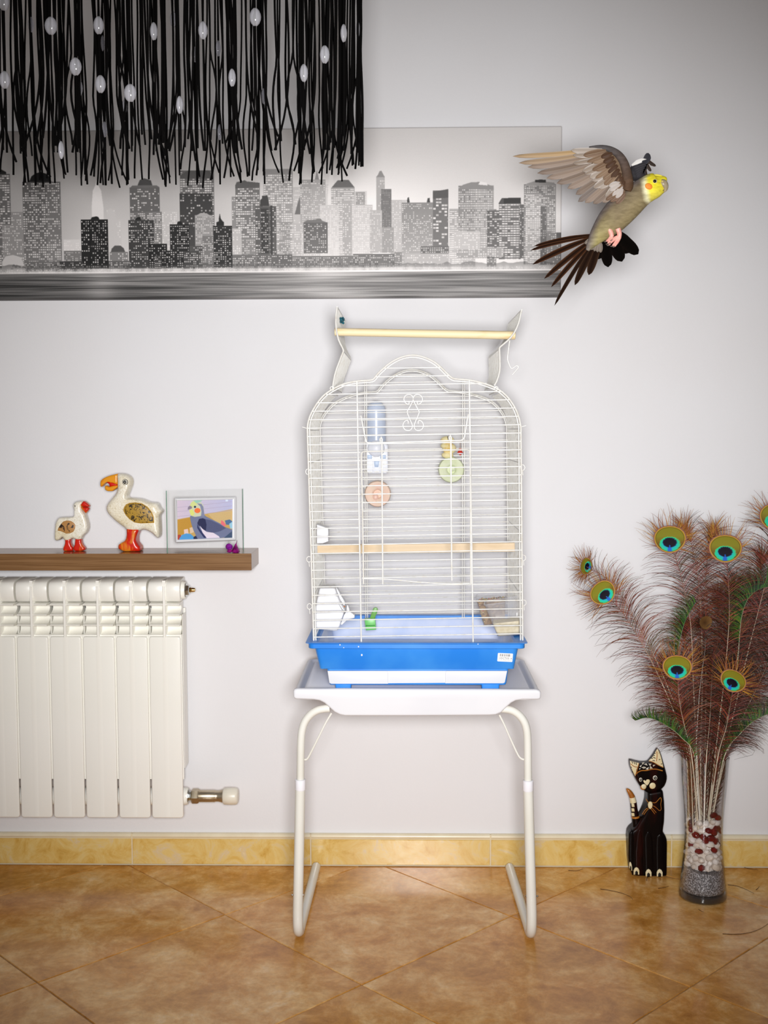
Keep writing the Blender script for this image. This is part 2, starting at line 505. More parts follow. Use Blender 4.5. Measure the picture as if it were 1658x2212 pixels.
for path in ([(716, 1540), (703, 1562), (688, 1592), (672, 1624), (665, 1637), (660, 1641), (655, 1640)], [(1078, 1544), (1089, 1566), (1103, 1598), (1116, 1626), (1122, 1636), (1128, 1640), (1134, 1641)]):
    mb = MB(); mb.tube(smooth_path([W(a, b, -0.436) for a, b in path], 4), 0.0021, 8)
    obj('brace', mb, white_en, tbl)

# ------------------------------------------------------------------ aluminium radiator
rad_mat = mat('cream_enamelled_aluminium', rgb(246, 244, 237), 0.33, col2=rgb(242, 240, 230), nscale=4)
RX = W(393, 1600, -0.1).x          # right edge of the last front plate
rad = thing('radiator', 'cream aluminium sectional wall radiator below the wooden shelf', 'radiator', (-0.85, -0.06, 0.13))
zt, zb = 0.5965, 0.1512
def zpx(py, y=-0.1): return W(300, py, y).z
ztop = 0.7285
sec = MB()
hx = 0.0380
def xz_plate(x0, x1, z0, z1, yf, yb, r=0.004):
    P = [(x0+r, z0), (x1-r, z0), (x1-r*0.3, z0+r*0.3), (x1, z0+r), (x1, z1-r), (x1-r*0.3, z1-r*0.3), (x1-r, z1), (x0+r, z1), (x0+r*0.3, z1-r*0.3), (x0, z1-r), (x0, z0+r), (x0+r*0.3, z0+r*0.3)]
    return P
# front plate with a shallow crease, in two leaves
sec.pillow(xz_plate(-hx, hx, zb, zt, 0, 0, 0.006), -0.0955, 0.0045, 0.003, 3)
sec.rings([[(-0.006, -0.1, zb+0.004), (0, -0.1007, zb+0.004), (0.006, -0.1, zb+0.004)], [(-0.006, -0.1, zt-0.002), (0, -0.1007, zt-0.002), (0.006, -0.1, zt-0.002)]], True, True)
# water way and side fins behind the plate
sec.box(-0.014, 0.014, -0.070, -0.035, zb+0.03, ztop-0.03)
for sx in (-1, 1):
    sec.box(sx*0.030-0.0012, sx*0.030+0.0012, -0.092, -0.03, zb+0.11, zt-0.01)
    sec.box(sx*0.0392-0.0006, sx*0.0392+0.0006, -0.078, -0.035, zb+0.118, zt+0.05)
sec.box(-0.0399, 0.0399, -0.0935, -0.086, W(300, 1682, -0.09).z, zt+0.004)
sec.box(-0.0385, 0.0385, -0.036, -0.030, zb+0.12, zt+0.06)
# louvres: hooked lips one under the other, each recess curving back out to the next lip
prof = [(-0.052, zpx(1303))]
lips = [zpx(1307), zpx(1329), zpx(1351)]; nxt = lips[1:]+[zt-0.001]
for z, zn in zip(lips, nxt):
    prof += [(-0.080, z+0.004), (-0.096, z+0.0026), (-0.0995, z+0.0012), (-0.0995, z-0.0006), (-0.097, z-0.0020), (-0.082, z-0.0024), (-0.073, z-0.0052), (-0.071, z-0.009)]
    prof += [(-0.073, z+(zn-z)*0.55), (-0.079, z+(zn-z)*0.72), (-0.089, z+(zn-z)*0.86)]
prof += [(-0.098, zt-0.002), (-0.096, zt-0.02), (-0.052, zt-0.02)]
w1 = [(-hx+0.0018, a, b) for a, b in prof]; w2 = [(hx-0.0018, a, b) for a, b in prof]
sec.rings([w1, w2], True, True)
# rib down the middle
z1 = zpx(1267); sec.rings([[(-0.0030, -0.1005, zt-0.002), (-0.0022, -0.1015, zt-0.002), (0.0022, -0.1015, zt-0.002), (0.0030, -0.1005, zt-0.002), (0.0030, -0.05, zt), (-0.0030, -0.05, zt)],
                       [(-0.0030, -0.1005, z1), (-0.0022, -0.1015, z1), (0.0022, -0.1015, z1), (0.0030, -0.1005, z1), (0.0030, -0.05, z1), (-0.0030, -0.05, z1)]], True, True)
# rounded hood
hp = []
zc0, zc1 = zpx(1300), zpx(1262)
hp = [(-0.070, zc0-0.002), (-0.088, zc0-0.0015), (-0.0945, zc0+0.004), (-0.0985, zc0+0.014), (-0.100, zc0+0.026), (-0.0992, zc1-0.006), (-0.0965, zc1+0.001), (-0.090, zc1+0.0055), (-0.070, zc1+0.0095), (-0.045, zc1+0.011), (-0.033, zc1+0.009), (-0.030, zc1+0.002), (-0.030, zc0+0.01)]
for a, b in ((-hx+0.0005, -0.0035), (0.0035, hx-0.0005)):
    i = 0.0015
    sec.rings([[(a, y_*0.985-0.0008, z_*1+(0.0008 if z_ < zc0+0.02 else -0.0008)) for y_, z_ in hp], [(a+i, y_, z_) for y_, z_ in hp], [(b-i, y_, z_) for y_, z_ in hp], [(b, y_*0.985-0.0008, z_+(0.0008 if z_ < zc0+0.02 else -0.0008)) for y_, z_ in hp]], True, True)
sec.box(-0.0038, 0.0038, -0.0985, -0.032, zc0+0.004, zc1+0.0085)
# header tube and bottom tube passing through
sec.lathe([(0.019, -0.0402), (0.019, 0.0402)], (0, -0.062, (zc0+zc1)/2+0.002), 18, 'x', None, True, True)
zlow = W(420, 1719, -0.06).z
sec.lathe([(0.0215, -0.0402), (0.0215, 0.0402)], (0, -0.062, zlow), 18, 'x', None, True, True)
me_sec = make_mesh('section', sec, rad_mat, True, 45)
for k in range(8):
    o = link('section', me_sec, rad); o.location = (RX-hx-0.08*k, 0, 0)
# end plug with air valve at the top, thermostat stub at the bottom
zh = (zc0+zc1)/2+0.002
ex = RX
mb = MB(); mb.lathe([(0.022, -0.004), (0.0225, 0.004), (0.0215, 0.0075)], (ex, -0.062, zh), 24, 'x', None, True, True)
pl = obj('end_plug', mb, rad_mat, rad, angle=50)
mb = MB(); mb.lathe([(0.0185, 0.0075), (0.0185, 0.0095), (0.013, 0.010), (0.013, 0.0155), (0.0105, 0.017)], (ex, -0.062, zh), 6, 'x', None, True, True)
obj('plug_nut', mb, mat('zinc_nut', rgb(200, 202, 200), 0.25, metal=1.0), pl, angle=30)
mb = MB(); mb.lathe([(0.0045, 0.016), (0.0062, 0.018), (0.0062, 0.021), (0.0035, 0.022), (0.0055, 0.023), (0.0042, 0.030), (0.003, 0.0305)], (ex, -0.062, zh), 16, 'x', None, True, True)
tag(obj('air_valve', mb, mat('brass', rgb(206, 168, 96), 0.25, metal=1.0), pl, angle=40), 'brass air bleed valve')
nick = mat('dull_nickel', rgb(196, 184, 162), 0.32, metal=0.9, col2=rgb(176, 160, 134), nscale=40)
vx = W(396, 1719, -0.062).x; pm = mpp(-0.062)
def px_l(a): return (a-396)*pm
valve = thing('radiator_valve', 'nickel radiator valve with a white cap at lower right of the radiator', 'valve', (vx, -0.062, zlow))
mb = MB(); mb.lathe([(0.020, -0.003), (0.0205, px_l(404)), (0.0195, px_l(407))], (vx, -0.062, zlow), 24, 'x', None, True, True)
obj('end_plug', mb, rad_mat, valve, angle=50)
mb = MB(); mb.lathe([(0.0165, px_l(406)), (0.0165, px_l(409)), (0.0125, px_l(409.5)), (0.0125, px_l(414))], (vx, -0.062, zlow), 10, 'x', None, True, True)
obj('lock_nut', mb, mat('zinc_nut', rgb(200, 202, 200), 0.25, metal=1.0), valve, angle=30)
mb = MB(); mb.lathe([(0.0155, px_l(414)), (0.0185, px_l(416.5)), (0.0185, px_l(428)), (0.0165, px_l(431)), (0.015, px_l(431.2))], (vx, -0.062, zlow), 6, 'x', None, True, True)
obj('union_nut', mb, nick, valve, angle=30)
mb = MB(); mb.lathe([(0.0148, px_l(430)), (0.0148, px_l(466)), (0.0135, px_l(468)), (0.0135, px_l(474)), (0.0158, px_l(483)), (0.0160, px_l(486))], (vx, -0.062, zlow), 24, 'x', None, True, True)
obj('valve_body', mb, nick, valve, angle=40)
mb = MB(); mb.lathe([(0.0165, px_l(484)), (0.0205, px_l(487)), (0.0210, px_l(500)), (0.0205, px_l(512)), (0.0190, px_l(516)), (0.016, px_l(517.5)), (0.0, px_l(518))], (vx, -0.062, zlow), 28, 'x', None, True, True)
tag(obj('valve_cap', mb, mat('ivory_plastic', rgb(234, 228, 212), 0.35, subsurf=0.2), valve, angle=50), 'white plastic protective cap')

# ------------------------------------------------------------------ floating shelf
def wood_material():
    mt = bpy.data.materials.new('walnut_veneer'); mt.use_nodes = True
    nt = mt.node_tree; N = nt.nodes; L = nt.links; b = N['Principled BSDF']
    tc = N.new('ShaderNodeTexCoord'); mp = N.new('ShaderNodeMapping'); mp.inputs['Scale'].default_value = (1.0, 60, 60)
    L.new(tc.outputs['Object'], mp.inputs[0])
    n = N.new('ShaderNodeTexNoise'); n.inputs['Scale'].default_value = 6; n.inputs['Detail'].default_value = 8; n.inputs['Distortion'].default_value = 0.6
    L.new(mp.outputs[0], n.inputs['Vector'])
    r = N.new('ShaderNodeValToRGB'); r.color_ramp.elements[0].position = 0.34; r.color_ramp.elements[1].position = 0.68
    r.color_ramp.elements[0].color = rgb(112, 78, 46); r.color_ramp.elements[1].color = rgb(146, 110, 74)
    L.new(n.outputs['Fac'], r.inputs[0]); L.new(r.outputs[0], b.inputs['Base Color'])
    b.inputs['Roughness'].default_value = 0.22
    return mt
SHZ = 0.8004
mb = MB(); i = 0.0008
xs0, xs1, ys0, ys1, zs0, zs1 = -1.35, -0.3695, -0.13, -0.0005, 0.7604, SHZ
def yz(x, k): return [(x, ys0+k, zs0+k), (x, ys1, zs0+k), (x, ys1, zs1-k), (x, ys0+k, zs1-k)]
mb.rings([yz(xs0, 0), yz(xs1-i, 0), yz(xs1, i)], True, True)
tag(obj('wall_shelf', mb, wood_material(), smooth=False), 'thick brown walnut floating wall shelf above the radiator', 'shelf')

# ------------------------------------------------------------------ paper label helper etc. follow in the cage
# ------------------------------------------------------------------ birdcage
YF, YB = -0.42, -0.12
cage = thing('birdcage', 'white wire domed birdcage with blue plastic tray and opened roof flaps', 'birdcage', (0.018, -0.27, 0.5431))
ww = mpp(YF)
arc_px = crop(640, 640, 3.188, [(75, 910), (80, 870), (95, 820), (130, 755), (180, 690), (240, 645), (330, 602), (420, 584), (500, 578), (528, 571), (545, 552), (570, 523), (640, 462), (720, 420), (800, 405), (880, 420), (960, 460), (1030, 525), (1060, 553), (1082, 566), (1110, 570), (1190, 577), (1280, 597), (1380, 635), (1450, 690), (1500, 760), (1530, 830), (1545, 900)])
arc = smooth_path([W(a, b, YF) for a, b in arc_px], 4)
LB, RB = W(677.5, 1389, YF), W(1128.5, 1389, YF)
frame = [LB]+arc+[RB]
def at_y(P, y): return [Vector((p.x, y, p.z)) for p in P]
def span_at(z, P=None):
    """left and right x of the frame outline at height z"""
    P = frame if P is None else P
    xs = []
    for a, b in zip(P[:-1], P[1:]):
        if (a.z-z)*(b.z-z) <= 0 and abs(a.z-b.z) > 1e-9:
            xs.append(a.x+(b.x-a.x)*(z-a.z)/(b.z-a.z))
    return (min(xs), max(xs)) if len(xs) > 1 else None
def inner(P, d):
    c = Vector((0.018, 0, 0.95))
    out = []
    for i in range(len(P)):
        t = P[min(i+1, len(P)-1)]-P[max(i-1, 0)]
        n = Vector((t.z, 0, -t.x)).normalized()
        out.append(P[i]+n*d)
    return out
def wire(pts, parent, r=0.00125, name='wire', n=6):
    b = MB(); b.tube(pts, r, n); return obj(name, b, WHITE_WIRE, parent)
# front and back panels
mbf = MB(); mbf.tube(at_y(frame, YF), 0.0019, 8); mbf.tube(at_y(inner(frame, 0.0042), YF+0.004), 0.0014, 6)
front = obj('front_panel', mbf, WHITE_WIRE, cage)
# the back panel's dome sits a little lower than the front one
frame_b = [Vector((p.x, p.y, p.z-0.014*min(1, max(0, (p.z-arc[0].z)/0.09)))) for p in frame]
mbb = MB(); mbb.tube(at_y(frame_b, YB), 0.0018, 8); mbb.tube(at_y(inner(frame_b, 0.0040), YB-0.003), 0.0013, 6)
back = obj('back_panel', mbb, WHITE_WIRE, cage)
for (a, b), (c, d) in (((770.5, 825), (780, 1389)), ((1013, 821), (1021.5, 1389))):
    wire([W(a, b, YF-0.0025), W(c, d, YF-0.0025)], front, 0.0017, 'upright')
rows = []
for k in range(-19, 14):
    yl, yr = 1141.5+18.07*k, 1134+18.07*k
    A, B = W(677, yl, YF), W(1128, yr, YF)
    zm = (A.z+B.z)/2
    sp = span_at(zm)
    if not sp: continue
    def pt(x, y): return Vector((x, y, A.z+(B.z-A.z)*(x-A.x)/(B.x-A.x)))
    ym = (yl+yr)/2
    rows.append((sp, pt, ym))
    if 968 < ym < 1258:
        xl, xr = W(777.5, ym, YF).x, W(1017.5, ym, YF).x
        wire([pt(sp[0], YF), pt(xl, YF)], front); wire([pt(xr, YF), pt(sp[1], YF)], front)
    else:
        wire([pt(sp[0], YF), pt(sp[1], YF)], front)
    spb = span_at(zm, frame_b)
    if not spb: continue
    wire([pt(spb[0], YB), pt(spb[1], YB)], back, 0.00115)
# back uprights, twinned
for a in (790.5, 1000.5):
    for dx in (-0.0022, 0.0022):
        x = W(a, 1100, YB-0.002).x+dx
        wire([Vector((x, YB-0.002, span and 0.645)) if False else Vector((x, YB-0.002, 0.645)), Vector((x, YB-0.002, 1.205))], back, 0.0012, 'upright')
# door
DY = YF-0.005
mbd = MB(); door_px = [(785, 1262), (783, 1120), (780, 985), (781.5, 977), (787, 975.5), (900, 973), (1009, 971.5), (1014, 973.5), (1015, 982), (1016, 1120), (1016.5, 1262)]
mbd.tube([W(a, b, DY) for a, b in door_px], 0.0016, 8)
mbd.tube(smooth_path([W(a, b, DY) for a, b in [(783, 1250), (830, 1251), (900, 1257), (960, 1261), (1014, 1260)]], 4), 0.0013, 6)
door = obj('door', mbd, WHITE_WIRE, front)
for k in range(-8, 7):
    ym = 1138+18.07*k
    if not 968 < ym < 1262: continue
    wire([W(781.5, ym+2, DY+0.001), W(1015.5, ym-2.5, DY+0.001)], front, 0.0012)
for a, yt, yb_ in ((823, 946, 1262), (972, 942, 1254)):
    hook = [W(a-2, yt+8, DY), W(a-2.5, yt+2, DY-0.001), W(a, yt-2, DY-0.003), W(a+2, yt+3, DY-0.0035), W(a+1.5, yt+12, DY-0.003), W(a+2, 1100, DY-0.002), W(a+3.5, yb_, DY-0.002)]
    wire(hook, front, 0.0017, 'door_upright', 7)
wire([W(779, 898, DY), W(780.5, 905, DY-0.001), W(789, 949, DY-0.002), W(791, 955, DY-0.002), W(796, 957, DY-0.002), W(900, 954, DY-0.002), W(994, 951.5, DY-0.002), W(1000, 949, DY-0.002), W(1003, 943, DY-0.002), W(1009, 905, DY-0.001), W(1011, 895, DY)], front, 0.0015, 'latch_bar')
sp_ = [(835, 155), (840, 183), (866, 178), (888, 155), (897, 125), (888, 92), (862, 70), (832, 66), (805, 78), (790, 102), (790, 140), (812, 185), (840, 238), (858, 275), (840, 330), (812, 395), (798, 440), (806, 475), (830, 495), (858, 497), (890, 482), (908, 448), (904, 412), (884, 385), (858, 377), (846, 392), (847, 415)]
for s in (1, -1):
    P = [(785+s*(a-787)-(0 if s > 0 else 8)*0, b) for a, b in sp_]
    wire(smooth_path([W(750+a/5.527, 840+b/5.527, YF-0.003) for a, b in P], 3), front, 0.0010, 'scroll')
# side panels: upright bars, two belts; curved shoulders above them
zsh = W(664, 925, YF).z
nb = 18
for side in (0, 1):
    mbs = MB()
    xt = arc[0].x if side == 0 else arc[-1].x
    xb = LB.x if side == 0 else RB.x
    ztop_ = arc[0].z if side == 0 else arc[-1].z
    def xat(z): return xb+(xt-xb)*(z-LB.z)/(ztop_-LB.z)
    for z in (0.655, 0.74, 0.875, 1.02, ztop_-0.004):
        mbs.tube([(xat(z), YF, z), (xat(z), YB, z)], 0.0014, 6)
    sp = obj('side_panel', mbs, WHITE_WIRE, cage)
    for k in range(1, nb):
        y = YF+(YB-YF)*k/nb
        wire([(xb, y, LB.z+0.004), (xt, y, ztop_)], sp, 0.00115)
    # shoulder: from the side up to the hinge of the flap
    hinge_px = 715 if side == 0 else 1073
    sh = [p for p in (arc if side == 0 else arc[::-1])]
    xh = W(hinge_px, 842, YF).x
    sh = [p for p in sh if (p.x <= xh if side == 0 else p.x >= xh)]
    mbs = MB(); mbs.tube([(sh[-1].x, YF, sh[-1].z), (sh[-1].x, YB, sh[-1].z)], 0.0016, 6)
    mid = sh[len(sh)//2]; mbs.tube([(mid.x, YF, mid.z), (mid.x, YB, mid.z)], 0.0012, 6)
    # little clips sticking out at the joint
    mbs.tube([(sh[0].x, YF+0.004, sh[0].z), (sh[0].x+(-0.011 if side == 0 else 0.011), YF+0.004, sh[0].z+0.003)], 0.0009, 6)
    shp = obj('shoulder_panel', mbs, WHITE_WIRE, cage)
    for k in range(1, nb):
        y = YF+(YB-YF)*k/nb
        wire([(p.x, y, p.z) for p in sh[::2]], shp, 0.00115)
    # roof flap standing open
    if side == 0:
        fp = crop(680, 640, 3.604, [(139, 712), (142, 675), (152, 620), (168, 565), (187, 515), (206, 465), (221, 428), (219, 415), (213, 400), (196, 368), (182, 335), (172, 295), (165, 250), (162, 200), (164, 145), (169, 105), (172, 84)])
    else:
        fp = crop(1000, 640, 6.913, [(470, 1325), (500, 1270), (528, 1190), (543, 1120), (549, 1040), (546, 900), (541, 785), (545, 765), (560, 750), (610, 708), (660, 665), (710, 615), (755, 555), (795, 480), (825, 405), (845, 330), (865, 230), (872, 205)])
    fw_ = [W(a, b, YF) for a, b in fp]
    mbs = MB(); mbs.tube(fw_, 0.0018, 8); mbs.tube(at_y(fw_, YB), 0.0016, 6)
    for idx in (0, 6, -1):
        mbs.tube([(fw_[idx].x, YF, fw_[idx].z), (fw_[idx].x, YB, fw_[idx].z)], 0.0015, 6)
    flp = obj('roof_flap', mbs, WHITE_WIRE, cage)
    for k in range(1, nb):
        y = YF+(YB-YF)*k/nb
        wire([(p.x, y, p.z) for p in fw_], flp, 0.00115)
    ring = MB(); hc = W(717 if side == 0 else 1071, 839, YF-0.002)
    ring.tube([hc+Vector((0.004*math.cos(t), -0.001, 0.004*math.sin(t))) for t in np.linspace(0, 2*PI, 12)[:-1]], 0.0009, 6, closed=True)
    obj('hinge_ring', ring, WHITE_WIRE, flp)
wire(smooth_path([W(a, b, -0.39) for a, b in crop(1000, 640, 6.913, [(695, 660), (685, 720), (675, 800), (662, 930), (680, 1000), (705, 1060), (730, 1078), (760, 1060), (790, 1038), (815, 1042), (825, 1065), (800, 1095), (765, 1135), (730, 1175)])], 3), cage, 0.0013, 'roof_hook')
# side-door clips
for px, py in ((665, 1019), (667, 1208), (668, 1310), (1128, 1010), (1130, 1205), (1131, 1302)):
    b = MB(); c = W(px, py, YF+0.01)
    b.tube([c+Vector((0.005*math.cos(t), 0, 0.006*math.sin(t))) for t in np.linspace(0, 2*PI, 12)[:-1]], 0.0009, 6, closed=True)
    b.tube([c+Vector((0, 0, -0.006)), c+Vector((0.001, 0, -0.016))], 0.0008, 6)
    obj('wire_clip', b, WHITE_WIRE, cage)

# tray
blue = mat('blue_tray_plastic', rgb(34, 126, 220), 0.36, col2=rgb(66, 150, 230), nscale=9, lo=0.4, hi=0.75)
liner = mat('dusty_pale_blue_plastic', rgb(190, 206, 240), 0.6, col2=rgb(216, 224, 246), nscale=14, lo=0.35, hi=0.7)
YTF = -0.44
def zy(py): return W(900, py, YTF).z
def xw(px, py): return W(px, py, YTF).x
TYB = -0.085
def ring_t(xa, xb, yf, yb, z, r=0.012): return rrect(xa, xb, yf, yb, r, z, 4)
xa0, xb0 = xw(660, 1388), xw(1138.5, 1387); z_rim = zy(1387)
xa1, xb1 = xw(666, 1400), xw(1133, 1400); z_r2 = zy(1400)
xa2, xb2 = xw(679, 1401), xw(1120, 1401)
xa3, xb3 = xw(689.5, 1446), xw(1111, 1446); z_b = zy(1447)
mb = MB()
mb.rings([ring_t(xa3+0.02, xb3-0.02, -0.41, TYB-0.03, z_b), ring_t(xa3, xb3, -0.433, TYB-0.018, z_b+0.0005, 0.008), ring_t(xa3-0.0006, xb3+0.0006, -0.4345, TYB-0.0175, z_b+0.002),
          ring_t(xa2, xb2, -0.440, TYB-0.008, z_r2-0.001), ring_t(xa1+0.001, xb1-0.001, -0.447, TYB-0.001, z_r2, 0.01), ring_t(xa1, xb1, -0.449, TYB, z_r2+0.001, 0.012),
          ring_t(xa1, xb1, -0.449, TYB, z_rim-0.003, 0.012), ring_t(xa0, xb0, -0.4515, TYB+0.003, z_rim-0.001, 0.008), ring_t(xa0, xb0, -0.4515, TYB+0.003, z_rim, 0.008), ring_t(xa0+0.004, xb0-0.004, -0.447, TYB-0.002, z_rim+0.0005),
          ring_t(xa0+0.022, xb0-0.022, -0.432, TYB-0.012, z_rim-0.001), ring_t(xa0+0.024, xb0-0.024, -0.430, TYB-0.014, z_rim-0.008)], True, False)
tray = obj('tray', mb, blue, cage, angle=50)
mb = MB(); mb.rings([ring_t(xa0+0.024, xb0-0.024, -0.430, TYB-0.014, z_rim-0.008), ring_t(xa0+0.030, xb0-0.030, -0.427, TYB-0.018, z_rim-0.014), ring_t(xa3+0.01, xb3-0.01, -0.42, TYB-0.03, z_b+0.006)], False, True)
tag(obj('tray_lining', mb, liner, tray, angle=60), 'pale dusty blue inside of the tray')
b4 = ((705, 1448), (1099, 1448), (711, 1479), (1093, 1479))
xa4, xb4 = xw(*b4[0]), xw(*b4[1]); xa5, xb5 = xw(*b4[2]), xw(*b4[3]); z5 = zy(1481)
mb = MB(); mb.rings([ring_t(xa5, xb5, -0.431, TYB-0.03, z5, 0.006), ring_t(xa5-0.001, xb5+0.001, -0.433, TYB-0.03, z5+0.003, 0.006), ring_t(xa4, xb4, -0.431, TYB-0.03, z_b+0.001, 0.006)], True, True)
obj('tray_base', mb, blue, tray, angle=50)
for a, b in ((723, 758), (1040, 1079)):
    for y0, y1 in ((-0.432, -0.40), (TYB-0.065, TYB-0.035)):
        mb = MB(); mb.rings([rrect(xw(a, 1483)+0.001, xw(b, 1483)-0.001, y0, y1, 0.003, 0.5431, 3), rrect(xw(a, 1483), xw(b, 1483), y0, y1, 0.003, z5+0.001, 3)], True, True)
        obj('tray_foot', mb, blue, tray)
drawer_mat = mat('white_drawer_plastic', rgb(218, 219, 224), 0.45)
mb = MB()
dl = [(707, 1449), (836, 1449), (838, 1455), (838, 1477), (715, 1477), (711, 1475)]
dr = [(1095, 1449), (963, 1449), (961, 1455), (961, 1476), (1086, 1476), (1090, 1474)]
dc = [(834, 1449), (965, 1449), (965, 1475), (834, 1476)]
dr_o = None
mb.pillow(outline(dc, -0.434), -0.4335, 0.002, 0.0008, 2)
dr_o = obj('drawer', mb, drawer_mat, tray)
for P in (dl, dr):
    mb = MB(); mb.pillow(outline(P, -0.436), -0.435, 0.0028, 0.0012, 2); obj('drawer_front', mb, drawer_mat, dr_o)
mb = MB(); mb.tube([W(840, 1463, -0.4365), W(960, 1462, -0.4365)], 0.0007, 6); obj('grip_ridge', mb, drawer_mat, dr_o) if False else None
# grate wires over the tray
mb = MB()
for k in range(3):
    y = -0.42+0.022*k
    mb.tube([(xa3+0.012, y, z_rim-0.016), (xb3-0.012, y, z_rim-0.0165)], 0.0009, 5)
for t in (0.12, 0.37, 0.63, 0.88):
    x = xa3+(xb3-xa3)*t; mb.tube([(x, -0.422, z_rim-0.0172), (x, -0.374, z_rim-0.0172)], 0.001, 5)
obj('grate', mb, mat('dirty_grey_wire', rgb(176, 172, 164), 0.45, col2=rgb(130, 120, 104), nscale=60), tray)
# droppings and specks of dust on the tray front
mb = MB()
for px, py, r in ((781, 1415, 2.2), (734, 1393, 1.6), (774, 1397, 1.6), (1032, 1391, 1.4), (742, 1399, 1.2), (832, 1453, 1.5)):
    mb.ball(W(px, py, -0.4505 if py < 1400 else -0.4385), r*0.0008, 0.0006, r*0.0010, 8, 6)
obj('fleck', mb, mat('white_fleck', rgb(235, 235, 238), 0.7), tray)
# bar-code sticker
mb = MB()
st = [(1075, 1410.5), (1107.5, 1412), (1106, 1430), (1073.5, 1428.5)]
def ysl(py): return -0.4345-(0.006)*(1447-py)/46.0-0.0009
def stp(u, v):
    a = Vector(st[0]+(0,))+(Vector(st[1]+(0,))-Vector(st[0]+(0,)))*u
    b = Vector(st[3]+(0,))+(Vector(st[2]+(0,))-Vector(st[3]+(0,)))*u
    return a+(b-a)*v
def quad(mbx, u0, u1, v0, v1, off, col):
    vs = []
    for u, v in ((u0, v0), (u1, v0), (u1, v1), (u0, v1)):
        p = stp(u, v); vs.append(W(p.x, p.y, ysl(p.y)-off))
    mbx.add(vs, [(0, 1, 2, 3)], col)
mbw = MB(); P = [stp(u, v) for u, v in ((0.03, 0), (0.97, 0), (1, 0.06), (1, 0.94), (0.97, 1), (0.03, 1), (0, 0.94), (0, 0.06))]
A = [W(p.x, p.y, ysl(p.y)) for p in P]; B = [W(p.x, p.y, ysl(p.y)+0.0006) for p in P]
mbw.rings([B, A], True, True)
stk = tag(obj('barcode_sticker', mbw, mat('sticker_paper', rgb(240, 240, 240), 0.6), tray, False), 'small white bar-code sticker')
ink = MB(); rs = random.Random(3)
u = 0.12
while u < 0.80:
    w_ = rs.choice((0.010, 0.016, 0.028)); gap = rs.choice((0.012, 0.02, 0.03))
    if 0.34 < u < 0.40: u += 0.05
    quad(ink, u, u+w_, 0.10, 0.38, 0.0002, (0.09, 0.08, 0.08, 1)); u += w_+gap
for v, u0, u1, h, wd in ((0.44, 0.08, 0.80, 0.07, 0.03), (0.78, 0.10, 0.82, 0.06, 0.022)):
    u = u0
    while u < u1:
        w_ = rs.uniform(0.6, 1.3)*wd
        if rs.random() > 0.2: quad(ink, u, u+w_*0.7, v, v+h, 0.0002, (0.30, 0.29, 0.28, 1))
        u += w_
obj('bar_code', ink, mat('sticker_ink', (1, 1, 1, 1), 0.7, vcol=True), stk, False)
fc = bpy.data.curves.new('sticker_text', 'FONT'); fc.body = 'clors Mod. A'; fc.size = 0.0052; fc.extrude = 0.0001
fo = bpy.data.objects.new('sticker_text', fc); COL.objects.link(fo)
dg = bpy.context.evaluated_depsgraph_get(); dg.update()
fm = bpy.data.meshes.new_from_object(fo.evaluated_get(dg)); bpy.data.objects.remove(fo)
fm.name = 'sticker_text'; fm.materials.append(mat('sticker_black', rgb(60, 58, 56), 0.7))
p = stp(0.10, 0.70); wp = W(p.x, p.y, ysl(p.y)-0.0004)
M = Matrix.Translation(wp) @ Matrix.Rotation(math.radians(2.5), 4, 'Y') @ Matrix.Rotation(PI/2-0.08, 4, 'X')
fm.transform(M); link('printed_text', fm, stk)

# perches
wood_p = mat('pale_perch_wood', rgb(240, 222, 180), 0.55, col2=rgb(222, 190, 130), nscale=60, lo=0.55, hi=0.78, stretch=(0.3, 1, 1))
mb = MB(); A, B = W(722.5, 717, -0.40), W(1112.5, 724.5, -0.40)
mb.tube([A, A+(B-A)*0.002, A+(B-A)*0.33, A+(B-A)*0.66, A+(B-A)*0.998, B], [0.0072, 0.0082, 0.0083, 0.0086, 0.0086, 0.0075], 16)
tag(obj('roof_perch', mb, wood_p, cage, angle=50), 'round wooden perch across the open roof')
for c_ in ((A+(B-A)*0.07), ):
    mb = MB()
    for q in range(9):
        mb.ball(W(738+rs.uniform(-5, 5), 693+rs.uniform(-7, 7), -0.33+rs.uniform(-0.01, 0.01)), rs.uniform(0.0022, 0.004), nu=8, nv=6)
    tag(obj('frayed_knot', mb, mat('teal_cotton', rgb(30, 120, 140), 0.9, col2=rgb(20, 60, 70), nscale=200), cage), 'teal cotton knot on the left roof flap')
mb = MB(); yp = -0.255
A, B = W(684, 1186.5, yp), W(1110.5, 1181, yp); hh = 0.0095
mb.rings([[(p.x, yp+a*hh, p.z+b*hh) for a, b in ((-1, -1), (1, -1), (1, 1), (-1, 1))] for p in (A, B)], True, True)
tag(obj('square_perch', mb, mat('square_perch_wood', rgb(230, 206, 172), 0.6, col2=rgb(204, 170, 116), nscale=26, lo=0.5, hi=0.8, stretch=(0.25, 1, 1)), cage, False), 'square wooden perch inside the cage')

